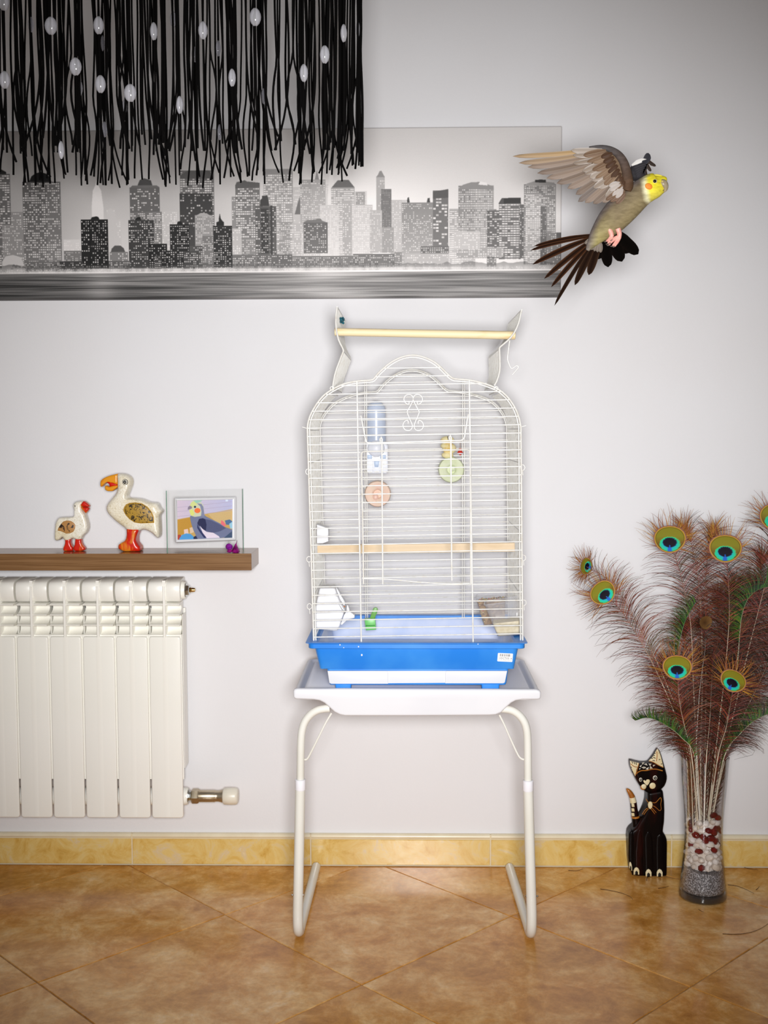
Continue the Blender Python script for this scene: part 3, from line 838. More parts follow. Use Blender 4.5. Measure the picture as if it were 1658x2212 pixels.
# water bottle at the back
yb_ = -0.098; pm = mpp(yb_)
bot = thing('water_bottle', 'pale blue plastic water bottle in a white holder behind the cage bars', 'bottle', tuple(W(812, 1020, yb_)))
clr = mat('translucent_blue_plastic', rgb(188, 200, 222), 0.3, col2=rgb(200, 210, 228), nscale=8)
c = W(812, 866, yb_)
mb = MB(); prof = [(0.001, 0.0)]+[(0.0225*math.sin(a), -0.0225+0.0225*math.cos(a)) for a in np.linspace(0.15, PI/2, 8)]+[(0.0228, -0.05), (0.0228, -0.105), (0.020, -0.108)]
mb.lathe(prof, c, 28, 'z', None, True, True); obj('tube', mb, clr, bot)
wh = mat('white_bottle_plastic', rgb(234, 238, 248), 0.4)
mb = MB(); hp_ = [(790, 962), (795, 958), (834, 958), (838, 962), (838, 1018), (834, 1023), (796, 1023), (791, 1019)]
mb.pillow(outline(hp_, yb_-0.018), yb_-0.012, 0.010, 0.003, 3); obj('holder', mb, wh, bot)
mb = MB(); mb.ball(W(812, 969, yb_-0.022), 0.0205, 0.010, 0.0195, 20, 12); obj('cap', mb, wh, bot)
mb = MB()
for a, b in ((791, 803), (821, 833)):
    P = [(a, 983), (b, 983), (b, 991), (a, 991)]; mb.pillow(outline(P, yb_-0.023), yb_-0.0225, 0.0012, 0.0005, 2)
P = [(807, 995), (819, 995), (817, 1009), (809, 1009)]; mb.pillow(outline(P, yb_-0.023), yb_-0.0225, 0.0012, 0.0005, 2)
obj('recess', mb, mat('painted_recess_shade', rgb(172, 192, 220), 0.4), bot)  # pads standing proud; the shade of the recesses is put into their darker blue
mb = MB()
for a in (805, 820):
    mb.pillow(outline([(a, 994), (a+3, 994), (a+2.5, 1022), (a-1, 1022)], yb_-0.024), yb_-0.024, 0.002, 0.0008, 2)
obj('rail', mb, wh, bot)

# mineral blocks and toys hung on the back wires
ytoy = -0.142
def disc(name, label, px, py, r, colr, col2, knob):
    t = thing(name, label, 'bird toy', tuple(W(px, py, ytoy)))
    c = W(px, py, ytoy); R = r*mpp(ytoy)
    mb = MB(); mb.lathe([(R*0.96, 0.011), (R, 0.009), (R, -0.006), (R*0.93, -0.0105), (R*0.5, -0.0115), (R*0.36, -0.009), (R*0.3, -0.004), (0.001, -0.004)], c, 32, 'y', None, True, False)
    obj('block', mb, mat(name+'_stone', colr, 0.8, col2=col2, nscale=60, bump=0.4, bscale=90), t, angle=50)
    mb = MB(); kc = W(knob[0], knob[1], ytoy-0.012); mb.lathe([(0.0065, 0.01), (0.0065, -0.003), (0.005, -0.0045), (0.001, -0.005)], kc, 16, 'y', None, False, True)
    obj('knob', mb, mat(name+'_knob', knob[2], 0.4), t)
    if name == 'pink_block':
        mb = MB(); mb.ball(W(812, 1082, ytoy-0.0105), 0.0021, 0.001, 0.0018, 8, 6); obj('hole', mb, mat('dark_hole', rgb(20, 10, 8), 0.9), t)
    return t
disc('pink_block', 'round pink mineral block behind the cage bars, below the water bottle', 815.5, 1066.5, 28.5, rgb(238, 203, 186), rgb(230, 210, 190), (811, 1074, rgb(240, 200, 184)))
disc('green_block', 'round pale green mineral block behind the cage bars at right', 974, 1014.5, 28, rgb(214, 222, 184), rgb(224, 230, 202), (978, 1012, rgb(216, 226, 190)))
toy = thing('honey_treat', 'yellow lumpy treat above the green block in the cage', 'bird toy', tuple(W(968, 965, ytoy)))
mb = MB()
for a, b, rx, rz in ((966, 951, 15, 9), (963, 963, 12, 7), (970, 969, 15, 12), (966, 983, 13, 7)):
    mb.ball(W(a, b, ytoy), rx*mpp(ytoy), 0.011, rz*mpp(ytoy), 14, 10)
obj('lump', mb, mat('honey_crumb', rgb(248, 236, 184), 0.8, col2=rgb(232, 194, 96), nscale=55, lo=0.55, hi=0.75, bump=0.4), toy)
mb = MB(); mb.tube([W(967, 943, ytoy-0.012), W(968, 948, ytoy-0.013), W(970, 952, ytoy-0.012)], 0.0018, 8); obj('hook', mb, steel, toy)
bell = thing('toy_bell', 'tiny red and white bell hanging beside the yellow treat', 'bell', tuple(W(993, 975, ytoy)))
c = W(993.5, 969, ytoy); pmy = mpp(ytoy)
mb = MB(); mb.lathe([(3.2*pmy, 0), (4.2*pmy, -3*pmy), (4.6*pmy, -6*pmy), (6.8*pmy, -9*pmy), (6.8*pmy, -11*pmy), (4.5*pmy, -11*pmy)], c, 20, 'z', None, True, True)
obj('cup', mb, mat('red_bell', rgb(206, 52, 40), 0.35), bell)
mb = MB(); mb.lathe([(7.0*pmy, -9.4*pmy), (7.2*pmy, -11.2*pmy), (5*pmy, -11.5*pmy)], c, 20, 'z'); obj('lip', mb, wh, bell)
mb = MB(); mb.ball(c+Vector((0, -0.002, -12.5*pmy)), 2.1*pmy); obj('clapper', mb, mat('red_bell', rgb(206, 52, 40), 0.35), bell)
mb = MB()
for k in range(4): mb.ball(c+Vector((0, 0, (2+3*k)*pmy)), 1.0*pmy, nu=8, nv=6)
obj('chain', mb, mat('copper_chain', rgb(180, 130, 100), 0.4, metal=0.7), bell)

# white nest-box bracket, hooded feeder, seed cups and green clip
ybx = -0.34
whp = mat('white_feeder_plastic', rgb(228, 229, 233), 0.38)
mb = MB(); x_a, x_b = W(684, 1150, ybx).x, W(709, 1150, ybx+0.05).x
P0 = [W(684, 1133, ybx), W(709, 1141, ybx), W(709, 1169, ybx), W(697, 1174, ybx), W(684, 1174, ybx)]
mb.pillow(P0, ybx+0.015, 0.018, 0.0015, 2)
tag(obj('cuttle_holder', mb, whp, None), 'small white plastic box on the left cage side, above the square perch', 'holder')
fd = thing('hooded_feeder', 'white plastic hooded feeder in the lower left corner of the cage', 'feeder', tuple(W(710, 1360, -0.36)))
yfd = -0.365
mb = MB(); mb.pillow(outline([(690, 1271), (693, 1269), (720, 1269), (724, 1271), (732, 1294), (745, 1317), (745, 1321), (680, 1321), (681, 1310)], yfd), yfd+0.018, 0.026, 0.005, 3)
obj('hood', mb, whp, fd)
mb = MB(); mb.pillow(outline([(680, 1321), (744, 1319), (741, 1330), (732, 1357), (729, 1361), (722, 1362), (684, 1358), (680, 1354)], yfd), yfd+0.016, 0.024, 0.004, 3)
obj('cup', mb, whp, fd)
mb = MB(); mb.pillow(outline([(722, 1271), (726, 1270), (745, 1303), (744, 1310), (738, 1308)], yfd+0.01), yfd+0.03, 0.012, 0.002, 3)
mb.pillow(outline([(742, 1330), (747, 1322), (748, 1309), (751, 1309), (755, 1322), (765, 1331), (765, 1337), (750, 1341), (738, 1352), (734, 1351)], yfd), yfd+0.02, 0.010, 0.002, 3)
obj('spout', mb, whp, fd)
mb = MB()
for k in range(10): mb.ball(W(741+rs.uniform(-3, 3), 1311+rs.uniform(-1.5, 1.5), yfd+0.014+rs.uniform(-.006, .006)), 0.0016, 0.0012, 0.0013, 7, 5)
tag(obj('seed', mb, mat('orange_seed', rgb(196, 112, 40), 0.7), fd), None, None, None, 'stuff')
clip = thing('green_clip', 'bright green plastic clip standing in the blue cage tray', 'clip', tuple(W(800, 1360, -0.21)))
grn = mat('green_plastic', rgb(112, 204, 104), 0.35, subsurf=0.1)
yc = -0.21
mb = MB(); mb.pillow(outline([(787, 1337.5), (810, 1336), (812, 1360), (790, 1361.5)], yc), yc+0.006, 0.009, 0.0015, 2); obj('jaw', mb, grn, clip)
mb = MB(); mb.pillow(outline([(789, 1350.5), (810, 1350), (809, 1352), (790, 1353)], yc-0.004), yc-0.003, 0.002, 0.0005, 2); obj('slot_shade', mb, mat('painted_slot_shade', rgb(56, 148, 60), 0.5), clip)  # slot is a raised strip, its shade painted as darker green
mb = MB(); mb.pillow(outline([(797, 1340), (804, 1320), (806, 1315), (811, 1313.5), (815, 1316), (815.5, 1321), (808, 1339)], yc), yc+0.012, 0.003, 0.001, 2); tag(obj('lever', mb, mat('green_lever', rgb(106, 168, 76), 0.4), clip), 'darker green lever')
cupm = thin_glass('milky_clear_plastic', (0.97, 0.97, 0.98, 1), 0.07, 0.14, (0.90, 0.90, 0.93, 1), 0.08)
def seed_cup(label, y, front_px, fill_mat, dep, fillz, spk):
    t = thing('seed_cup', label, 'cup', tuple(W(front_px[2][0], front_px[2][1], y)), 'clear feeding cups in the cage')
    P = outline(front_px, y)      # tl, tr, br, bl
    tl, tr_, br, bl = P
    back_ = Vector((0.006, dep, 0)); bk2 = Vector((0.004, dep*0.8, 0))
    def loop(k, ins=0.0):
        a = bl.lerp(tl, k); b = br.lerp(tr_, k); c = b+bk2.lerp(back_, k); d = a+bk2.lerp(back_, k)
        ce = (a+b+c+d)/4
        Q = []
        corners = [a, b, c, d]
        for i in range(4):
            p = corners[i]; q = corners[i-1]; n_ = corners[(i+1) % 4]
            for w_ in (0.14, 0.04): Q.append(p+(q-p)*w_)
            for w_ in (0.04, 0.14): Q.append(p+(n_-p)*w_)
        return [q+(ce-q)*ins for q in Q]
    mb = MB(); mb.rings([loop(0, 0.12), loop(0.02, 0.02), loop(0.5), loop(1.0), loop(1.02, -0.05), loop(1.04, -0.05), loop(1.04, 0.02), loop(1.0, 0.03)], True, False)
    obj('cup', mb, cupm, t, angle=60)
    mb = MB(); mb.rings([loop(0.03, 0.10), loop(fillz*0.5, 0.05), loop(fillz, 0.05)], True, True)
    tag(obj('seed_fill', mb, fill_mat, t, angle=60), None, None, None, 'stuff')
    if spk:
        cols = [rgb(196, 150, 70), rgb(150, 90, 40), rgb(214, 190, 120), rgb(190, 60, 40), rgb(120, 130, 50), rgb(90, 60, 40), rgb(230, 205, 90)]
        mb = MB(); L0 = loop(fillz, 0.08); lo_ = loop(0.08, 0.08)
        for k in range(170):
            if k < 70:
                a, b, c, d = (L0[1], L0[5], L0[9], L0[13]); u, v = rs.random(), rs.random()
                p = a.lerp(b, u).lerp(d.lerp(c, u), v)+Vector((0, 0, rs.uniform(0, 0.003)))
            else:
                f_ = rs.random(); i = rs.randrange(16)
                p = lo_[i].lerp(lo_[(i+1) % 16], rs.random()).lerp(L0[i].lerp(L0[(i+1) % 16], rs.random()), f_)
            mb.ball(p, rs.uniform(0.0013, 0.0021), rs.uniform(0.0013, 0.002), rs.uniform(0.001, 0.0016), 6, 4, rs.choice(cols))
        tag(obj('seeds', mb, mat('mixed_seed', (1, 1, 1, 1), 0.7, vcol=True), t), None, None, None, 'stuff')
    return t
seed_cup('clear cup of mixed brown seeds in the cage, behind the cream filled cup', -0.29, [(1027, 1293), (1092, 1288), (1090, 1347), (1044, 1353)],
         mat('seed_mix', rgb(176, 140, 80), 0.8, col2=rgb(120, 84, 44), nscale=160), 0.05, 0.86, True)
seed_cup('clear plastic cup of cream-coloured food in the right front corner of the cage', -0.375, [(1047, 1309), (1124, 1298), (1124, 1372), (1074, 1376)],
         mat('cream_food', rgb(226, 214, 178), 0.8, col2=rgb(206, 190, 146), nscale=120), 0.06, 0.42, False)
# ------------------------------------------------------------------ things on the shelf
crackle = None
def crackle_mat():
    mt = bpy.data.materials.new('crackled_white_glaze'); mt.use_nodes = True
    nt = mt.node_tree; N = nt.nodes; L = nt.links; b = N['Principled BSDF']
    tc = N.new('ShaderNodeTexCoord')
    nz = N.new('ShaderNodeTexNoise'); nz.inputs['Scale'].default_value = 60; L.new(tc.outputs['Object'], nz.inputs['Vector'])
    ad = N.new('ShaderNodeMixRGB'); ad.inputs[0].default_value = 0.02; L.new(tc.outputs['Object'], ad.inputs[1]); L.new(nz.outputs['Color'], ad.inputs[2])
    v = N.new('ShaderNodeTexVoronoi'); v.feature = 'DISTANCE_TO_EDGE'; v.inputs['Scale'].default_value = 150; L.new(ad.outputs[0], v.inputs['Vector'])
    r = N.new('ShaderNodeValToRGB'); r.color_ramp.elements[0].position = 0.0; r.color_ramp.elements[1].position = 0.045
    r.color_ramp.elements[0].color = rgb(204, 190, 160); r.color_ramp.elements[1].color = rgb(244, 241, 230)
    L.new(v.outputs['Distance'], r.inputs[0])
    n2 = N.new('ShaderNodeTexNoise'); n2.inputs['Scale'].default_value = 18; n2.inputs['Detail'].default_value = 5; L.new(tc.outputs['Object'], n2.inputs['Vector'])
    r2 = N.new('ShaderNodeValToRGB'); r2.color_ramp.elements[0].position = 0.35; r2.color_ramp.elements[1].position = 0.7
    r2.color_ramp.elements[0].color = (1, 1, 1, 1); r2.color_ramp.elements[1].color = rgb(238, 228, 204)
    L.new(n2.outputs['Fac'], r2.inputs[0])
    mx = N.new('ShaderNodeMixRGB'); mx.blend_type = 'MULTIPLY'; mx.inputs[0].default_value = 1
    L.new(r.outputs[0], mx.inputs[1]); L.new(r2.outputs[0], mx.inputs[2]); L.new(mx.outputs[0], b.inputs['Base Color'])
    b.inputs['Roughness'].default_value = 0.32
    return mt
crackle = crackle_mat()
red_leg = mat('streaked_red_paint', rgb(206, 34, 16), 0.28, col2=rgb(226, 150, 40), nscale=34, lo=0.5, hi=0.68, stretch=(1.6, 1.6, 0.6), dist=0.8)
beak_m = mat('streaked_orange_paint', rgb(226, 150, 28), 0.28, col2=rgb(206, 70, 24), nscale=40, lo=0.5, hi=0.72, dist=0.8)
red_m = mat('red_paint', rgb(206, 26, 18), 0.3)
gold_m = mat('gold_black_patterned_paint', rgb(172, 134, 44), 0.4, col2=rgb(30, 22, 14), nscale=120, lo=0.51, hi=0.58, dist=1.5)
tan_m = mat('tan_black_patterned_paint', rgb(178, 128, 70), 0.4, col2=rgb(44, 26, 14), nscale=60, lo=0.60, hi=0.66, dist=1.2)
gold_rim = mat('gold_rim_paint', rgb(190, 146, 56), 0.4)
eye_w = mat('eye_white', rgb(240, 236, 220), 0.3); eye_b = mat('eye_black', rgb(12, 10, 10), 0.2)
def snap_base(objs, z):
    lo = min((v.co.z for o in objs for v in o.data.vertices))
    for o in objs: o.data.transform(Matrix.Translation((0, 0, z-lo)))
    return z-lo
def eye_set(t, c, R, ys=1.0, flat=0.35):
    ring = MB(); ring.ball(c, R*ys, R*flat, R, 20, 10); e = obj('eye', ring, eye_b, t)
    b = MB(); b.ball(c+Vector((0, -R*0.10, 0)), R*0.86*ys, R*flat, R*0.86, 20, 10); obj('eye_ring', b, eye_w, e)
    b = MB(); b.ball(c+Vector((0, -R*0.20, 0)), R*0.66*ys, R*flat, R*0.66, 18, 10); obj('pupil', b, eye_b, e)
    b = MB(); b.ball(c+Vector((0, -R*0.38, 0)), R*0.22*ys, R*flat*0.7, R*0.22, 12, 8); obj('glint', b, eye_w, e)
# the large bird figure
yd = -0.066
S = (200, 1010, 9.753)
big = thing('bird_figurine', 'large white crackled wooden dodo-like bird with orange hooked beak on shelf', 'figurine', tuple(W(284, 1192, yd)))
parts = []
body_px = [(545, 125), (640, 122), (740, 148), (810, 198), (842, 280), (836, 350), (805, 440), (772, 520), (742, 600), (760, 636), (900, 640), (1060, 660), (1200, 722), (1290, 735), (1370, 733), (1412, 785), (1424, 850), (1492, 898), (1474, 960), (1424, 1000), (1430, 1100), (1442, 1300), (1442, 1420), (1408, 1488), (1350, 1440), (1280, 1370), (1180, 1312), (1090, 1290), (1030, 1325), (880, 1345), (760, 1318), (700, 1250), (600, 1182), (480, 1082), (370, 972), (318, 870), (328, 790), (400, 690), (480, 600), (540, 520), (560, 440), (553, 300)]
parts.append(carve('body', outline(crop(*S, body_px), yd), yd, 0.026, crackle, big, 0.0024, 16, r=0.012))
leg_px = [(748, 1290), (1028, 1300), (1010, 1350), (975, 1425), (955, 1500), (955, 1570), (985, 1625), (1045, 1690), (1040, 1775), (930, 1782), (700, 1782), (580, 1725), (578, 1640), (650, 1590), (722, 1555), (748, 1480), (755, 1400)]
leg_o = carve('legs', outline(crop(*S, leg_px), yd), yd-0.002, 0.024, red_leg, big, 0.0022, 8, r=0.008)
lo = min(v.co.z for v in leg_o.data.vertices); dz = SHZ-lo
leg_o.data.transform(Matrix.Translation((0, 0, dz)))
up_px = [(552, 122), (470, 142), (380, 165), (300, 195), (230, 235), (192, 275), (184, 340), (194, 415), (238, 385), (270, 335), (320, 300), (360, 294), (430, 310), (510, 350), (556, 365)]
carve('upper_beak', outline(crop(*S, up_px), yd), yd-0.002, 0.0125, beak_m, big, 0.0016, 5)
lw_px = [(556, 362), (520, 372), (450, 378), (395, 395), (355, 400), (330, 380), (290, 375), (274, 405), (280, 462), (330, 494), (430, 497), (500, 452), (550, 410)]
carve('lower_beak', outline(crop(*S, lw_px), yd), yd-0.002, 0.011, beak_m, big, 0.0016, 5)
md_px = [(540, 350), (430, 302), (340, 290), (300, 318), (350, 332), (375, 365), (360, 395), (400, 398), (545, 378)]
carve('mouth', outline(crop(*S, md_px), yd), yd-0.002, 0.0095, red_m, big, 0.0016, 4)
wg_px = [(642, 890), (660, 830), (700, 775), (770, 742), (900, 730), (1040, 752), (1160, 826), (1250, 935), (1294, 1050), (1300, 1168), (1150, 1175), (1000, 1180), (880, 1160), (770, 1090), (690, 1000), (652, 930)]
mbw = MB(); mbw.pillow(outline(crop(*S, wg_px), yd-0.026), yd-0.0235, 0.004, 0.0025, 3); wgo = obj('wing_rim', mbw, gold_rim, big, angle=60)
cx_, cy_ = 970, 960
wp2 = [(cx_+(a-cx_)*0.93, cy_+(b-cy_)*0.92) for a, b in wg_px]
mbw = MB(); mbw.pillow(outline(crop(*S, wp2), yd-0.027), yd-0.0255, 0.0036, 0.0018, 3); tag(obj('wing', mbw, gold_m, wgo, angle=60), 'gold wing with black scrollwork')
eye_set(big, W(200+685/9.753, 1010+305/9.753, yd-0.026)+Vector((0, -0.001, 0)), 62/9.753*mpp(yd-0.026))
# the small bird figure
ys_ = -0.062; S2 = (110, 1070, 15.07)
sml = thing('bird_figurine', 'small white crackled wooden bird with red beak and two red legs on shelf', 'figurine', tuple(W(162, 1192, ys_)))
sb = [(980, 178), (1060, 186), (1080, 260), (1030, 350), (1060, 500), (1135, 592), (1172, 720), (1222, 880), (1242, 1050), (1192, 1200), (1062, 1322), (1020, 1430), (900, 1440), (800, 1400), (740, 1385), (690, 1400), (670, 1450), (580, 1480), (478, 1450), (440, 1360), (400, 1345), (330, 1432), (250, 1462), (172, 1452), (158, 1330), (168, 1150), (184, 1000), (188, 900), (238, 795), (292, 718), (420, 708), (620, 702), (785, 690), (814, 640), (808, 540), (788, 430), (758, 340), (778, 260), (850, 200)]
carve('body', outline(crop(*S2, sb), ys_), ys_, 0.017, crackle, sml, 0.0017, 14, r=0.007)
for lp in ([(478, 1420), (672, 1430), (662, 1560), (690, 1650), (742, 1720), (742, 1830), (560, 1838), (430, 1830), (428, 1720), (478, 1620), (490, 1540)],
           [(818, 1405), (1012, 1410), (1020, 1530), (1062, 1620), (1132, 1690), (1132, 1770), (1000, 1805), (790, 1800), (755, 1700), (800, 1600)]):
    lo_ = carve('leg', outline(crop(*S2, lp), ys_-0.004), ys_-0.004, 0.011, red_leg, sml, 0.0014, 7)
    lo_.data.transform(Matrix.Translation((0, 0, SHZ-min(v.co.z for v in lo_.data.vertices))))
bk = [(1085, 178), (1180, 245), (1268, 335), (1262, 372), (1130, 372), (970, 360), (985, 290), (1040, 220)]
carve('upper_beak', outline(crop(*S2, bk), ys_-0.012), ys_-0.010, 0.010, red_leg, sml, 0.0012, 4)
bk = [(970, 368), (1130, 378), (1240, 390), (1250, 450), (1205, 525), (1150, 588), (1060, 490), (1000, 420)]
carve('lower_beak', outline(crop(*S2, bk), ys_-0.012), ys_-0.010, 0.010, red_leg, sml, 0.0012, 4)
ww_ = [(330, 930), (400, 850), (520, 815), (650, 830), (750, 890), (800, 970), (790, 1080), (730, 1190), (620, 1240), (500, 1250), (420, 1210), (330, 1170), (215, 1150), (240, 1060)]
mbw = MB(); mbw.pillow(outline(crop(*S2, ww_), ys_-0.016), ys_-0.0155, 0.0028, 0.0018, 3); tag(obj('wing', mbw, tan_m, sml, angle=60), 'tan wing with dark marks')
eye_set(sml, W(110+797/15.07, 1070+345/15.07, ys_-0.014), 0.0042, 0.62, 0.8)

# glass picture frame with a photograph of a cockatiel
pf = thing('photo_frame', 'curved glass photo frame holding a picture of a grey cockatiel on shelf', 'picture frame', (-0.48, -0.08, SHZ))
glass = thin_glass('frame_glass', (0.995, 0.997, 0.995, 1), 0.03, 0.012, (0.9, 0.92, 0.92, 1), 0.03)
gl_edge = mat('green_glass_edge', rgb(96, 150, 124), 0.15)
GA, GB = W(362, 1187, -0.112), W(525.5, 1186, -0.035)
def gpt(t, z, off=0.0):
    bow = -0.010*4*t*(1-t)
    p = GA.lerp(GB, t); nrm_ = Vector((GB.y-GA.y, -(GB.x-GA.x), 0)).normalized()
    q = p+nrm_*(-bow*-1*0.0+off)+Vector((0, 0.010*4*t*(1-t), 0))
    return Vector((q.x, q.y, z))
zt_l, zt_r = W(361, 1060, -0.112).z, W(524, 1056, -0.035).z
mb = MB(); nT = 18; th = 0.004
def ringg(t): z1 = zt_l+(zt_r-zt_l)*t; return [gpt(t, SHZ, 0), gpt(t, z1, 0), gpt(t, z1, -th), gpt(t, SHZ, -th)]
mb.rings([ringg(t/nT) for t in range(nT+1)], False, False)
pane = obj('glass_pane', mb, glass, pf, angle=50)
for t0, t1 in ((-0.006, 0.0), (1.0, 1.004)):
    mb = MB(); mb.rings([ringg(t0), ringg(t1)], True, True); tag(obj('glass_edge', mb, gl_edge, pane, False), 'green glass edge')
silver = mat('brushed_silver', rgb(226, 227, 230), 0.3, metal=0.15)
# flat silver inner frame, set just in front of the glass
QA = Vector((GA.x, GA.y, 0)); QB = Vector((GB.x, GB.y, 0)); axis = (QB-QA).normalized(); fn = Vector((axis.y, -axis.x, 0))
if fn.y > 0: fn = -fn
def on_plane(px, py, off):
    O = Vector((QA.x, QA.y, 0))+Vector((0, 0.008, 0))+fn*off
    d = Vector(ray(px, py)); C = Vector(CAM)
    return C+d*((O-C).dot(fn)/d.dot(fn))
fo_px = [(377, 1076), (510.5, 1073), (510, 1167.5), (379.5, 1172.5)]
fi_px = [(382.5, 1081.5), (502.5, 1079), (502, 1161.5), (383.5, 1166)]
O3 = [on_plane(a, b, 0.012) for a, b in fo_px]; I3 = [on_plane(a, b, 0.012) for a, b in fi_px]
cc = sum(O3, Vector())/4
def ins(P, k): 
    c = sum(P, Vector())/4
    return [p+(c-p)*k for p in P]
def back_(P, d): return [p-fn*d for p in P]
mb = MB(); mb.rings([back_(O3, 0.008), back_(O3, 0.003), ins(O3, 0.02), [p+fn*0.001 for p in ins(O3, 0.045)], [p+fn*0.001 for p in ins(I3, -0.03)], I3, back_(I3, 0.006)], False, False, wrap=False)
obj('silver_frame', mb, silver, pf, angle=30)

# --- painted print: a grey cockatiel, made here pixel by pixel
def grid(Wd, Hd):
    yy, xx = np.mgrid[0:Hd, 0:Wd].astype(np.float32); return xx+0.5, yy+0.5
def pmask(xx, yy, P):
    ins_ = np.zeros(xx.shape, bool); n = len(P)
    for i in range(n):
        x1, y1 = P[i-1]; x2, y2 = P[i]
        if y1 == y2: continue
        c = (yy > min(y1, y2)) & (yy <= max(y1, y2))
        ins_ ^= c & (xx < (x2-x1)*(yy-y1)/(y2-y1)+x1)
    return ins_
def blur(a, n):
    for _ in range(n):
        p = np.pad(a, ((1, 1), (1, 1))+((0, 0),)*(a.ndim-2), mode='edge')
        a = (p[:-2, 1:-1]+p[2:, 1:-1]+p[1:-1, :-2]+p[1:-1, 2:]+2*p[1:-1, 1:-1])/6
    return a
def make_image(name, arr):
    h, w = arr.shape[:2]
    im = bpy.data.images.new(name, w, h)
    px = np.ones((h, w, 4), np.float32); px[..., :3] = np.clip(arr, 0, 1)[::-1]
    im.pixels.foreach_set(px.ravel()); im.update(); im.pack()
    return im
def print_mat(name, im, rough=0.4, spec=0.5):
    mt = bpy.data.materials.new(name); mt.use_nodes = True; N = mt.node_tree.nodes; b = N['Principled BSDF']
    t = N.new('ShaderNodeTexImage'); t.image = im; t.extension = 'EXTEND'
    mt.node_tree.links.new(t.outputs[0], b.inputs['Base Color']); b.inputs['Roughness'].default_value = rough; b.inputs['Specular IOR Level'].default_value = spec
    return mt
# coordinates below are those of a 910 x 660 sheet
Wp, Hp = 455, 330; xx, yy = grid(Wp, Hp); xx = xx*2; yy = yy*2
A = np.zeros((Hp, Wp, 3), np.float32)
def cl(r, g, b): return np.array([r, g, b], np.float32)/255
tx = (xx/910)[..., None]; ty = (yy/660)[..., None]
A[:] = cl(206, 190, 206)*(1-tx)+cl(184, 186, 218)*tx
def put(P, c, soft=1):
    global A
    m_ = blur(pmask(xx, yy, P).astype(np.float32), soft)[..., None]; A = A*(1-m_)+np.array(c, np.float32)*m_
put([(0, 320), (240, 280), (500, 235), (910, 170), (910, 700), (0, 700)], cl(196, 160, 90), 3)
put([(0, 330), (240, 290), (260, 520), (0, 600)], cl(188, 140, 44), 10)
put([(500, 240), (910, 180), (910, 420), (650, 400)], cl(206, 176, 120), 8)
for y0 in (60, 130, 210): put([(0, y0+60), (910, y0-20), (910, y0-14), (0, y0+66)], cl(176, 164, 190), 2)
put([(115, 490), (180, 480), (190, 560), (120, 580)], cl(226, 196, 186), 4); put([(205, 465), (265, 450), (275, 540), (215, 560)], cl(216, 190, 160), 4)
put([(720, 350), (760, 380), (800, 440), (760, 470), (715, 420)], cl(230, 110, 120), 4)
put([(780, 360), (860, 345), (905, 380), (880, 440), (800, 430)], cl(76, 110, 150), 6); put([(850, 420), (910, 380), (910, 500), (870, 500)], cl(150, 196, 216), 4)
put([(0, 580), (60, 570), (90, 640), (60, 680), (0, 680)], cl(170, 60, 40), 6)
put([(40, 640), (80, 580), (150, 555), (220, 565), (270, 610), (280, 680), (40, 680)], cl(72, 150, 210), 4)
put([(270, 620), (330, 590), (400, 640), (400, 680), (270, 680)], cl(16, 30, 70), 6)
put([(215, 270), (220, 330), (240, 420), (270, 510), (310, 600), (350, 680), (910, 640), (910, 520), (780, 470), (690, 400), (560, 330), (470, 280), (420, 230), (330, 220)], cl(110, 118, 150), 3)
put([(360, 330), (440, 320), (560, 350), (690, 420), (800, 490), (700, 540), (560, 570), (460, 520), (380, 440), (340, 380)], cl(78, 84, 120), 8)
put([(360, 320), (420, 310), (460, 330), (480, 420), (470, 520), (420, 500), (380, 450), (350, 430), (330, 390)], cl(24, 30, 74), 5)
put([(370, 430), (400, 470), (430, 500), (480, 540), (560, 555), (590, 560), (680, 620), (700, 650), (480, 650), (420, 560)], cl(226, 214, 228), 3)
put([(330, 400), (360, 470), (420, 560), (480, 640), (440, 640), (370, 540), (330, 470)], cl(30, 38, 90), 4)
put([(880, 560), (910, 540), (910, 660), (760, 660)], cl(60, 80, 110), 6)
put([(210, 100), (240, 40), (300, 10), (380, 30), (430, 90), (440, 180), (430, 240), (380, 275), (290, 285), (225, 260), (205, 190)], cl(200, 204, 176), 3)
put([(330, 60), (400, 70), (430, 120), (440, 200), (450, 290), (390, 280), (400, 200), (380, 110)], cl(126, 132, 160), 5)
put([(205, 110), (240, 40), (290, 10), (330, 40), (330, 80), (280, 120), (240, 150)], cl(206, 214, 140), 4)
put([(270, 10), (330, 0), (430, 0), (380, 40), (320, 60)], cl(150, 196, 180), 5)
put([(205, 170), (260, 160), (290, 230), (260, 270), (225, 250)], cl(214, 220, 120), 5)
put([(180, 165), (185, 120), (215, 95), (245, 110), (250, 140), (215, 155)], cl(132, 122, 140), 3)
ex = lambda cx, cy, rx, ry: [(cx+rx*math.cos(a), cy+ry*math.sin(a)) for a in np.linspace(0, 2*PI, 24)[:-1]]
put(ex(335, 180, 48, 42), cl(238, 112, 52), 4); put(ex(296, 118, 18, 18), cl(24, 50, 96), 2); put(ex(298, 118, 9, 9), cl(6, 12, 30), 1)
put([(790, 5), (830, 5), (830, 40), (790, 40)], cl(214, 226, 244), 2)
nz_ = blur(rng.random((Hp, Wp)).astype(np.float32), 1)[..., None]-0.5
A = A+nz_*0.06
photo_im = make_image('cockatiel_print', A)
me = bpy.data.meshes.new('photo_print'); P4 = [p-fn*0.004 for p in ins(I3, -0.02)]
Q4 = [p-fn*0.0055 for p in P4]
me.from_pydata([tuple(p) for p in P4+Q4], [], [(3, 2, 1, 0), (4, 5, 6, 7), (0, 1, 5, 4), (1, 2, 6, 5), (2, 3, 7, 6), (3, 0, 4, 7)])
uv = me.uv_layers.new(name='UVMap'); uvs = {0: (0, 1), 1: (1, 1), 2: (1, 0), 3: (0, 0)}
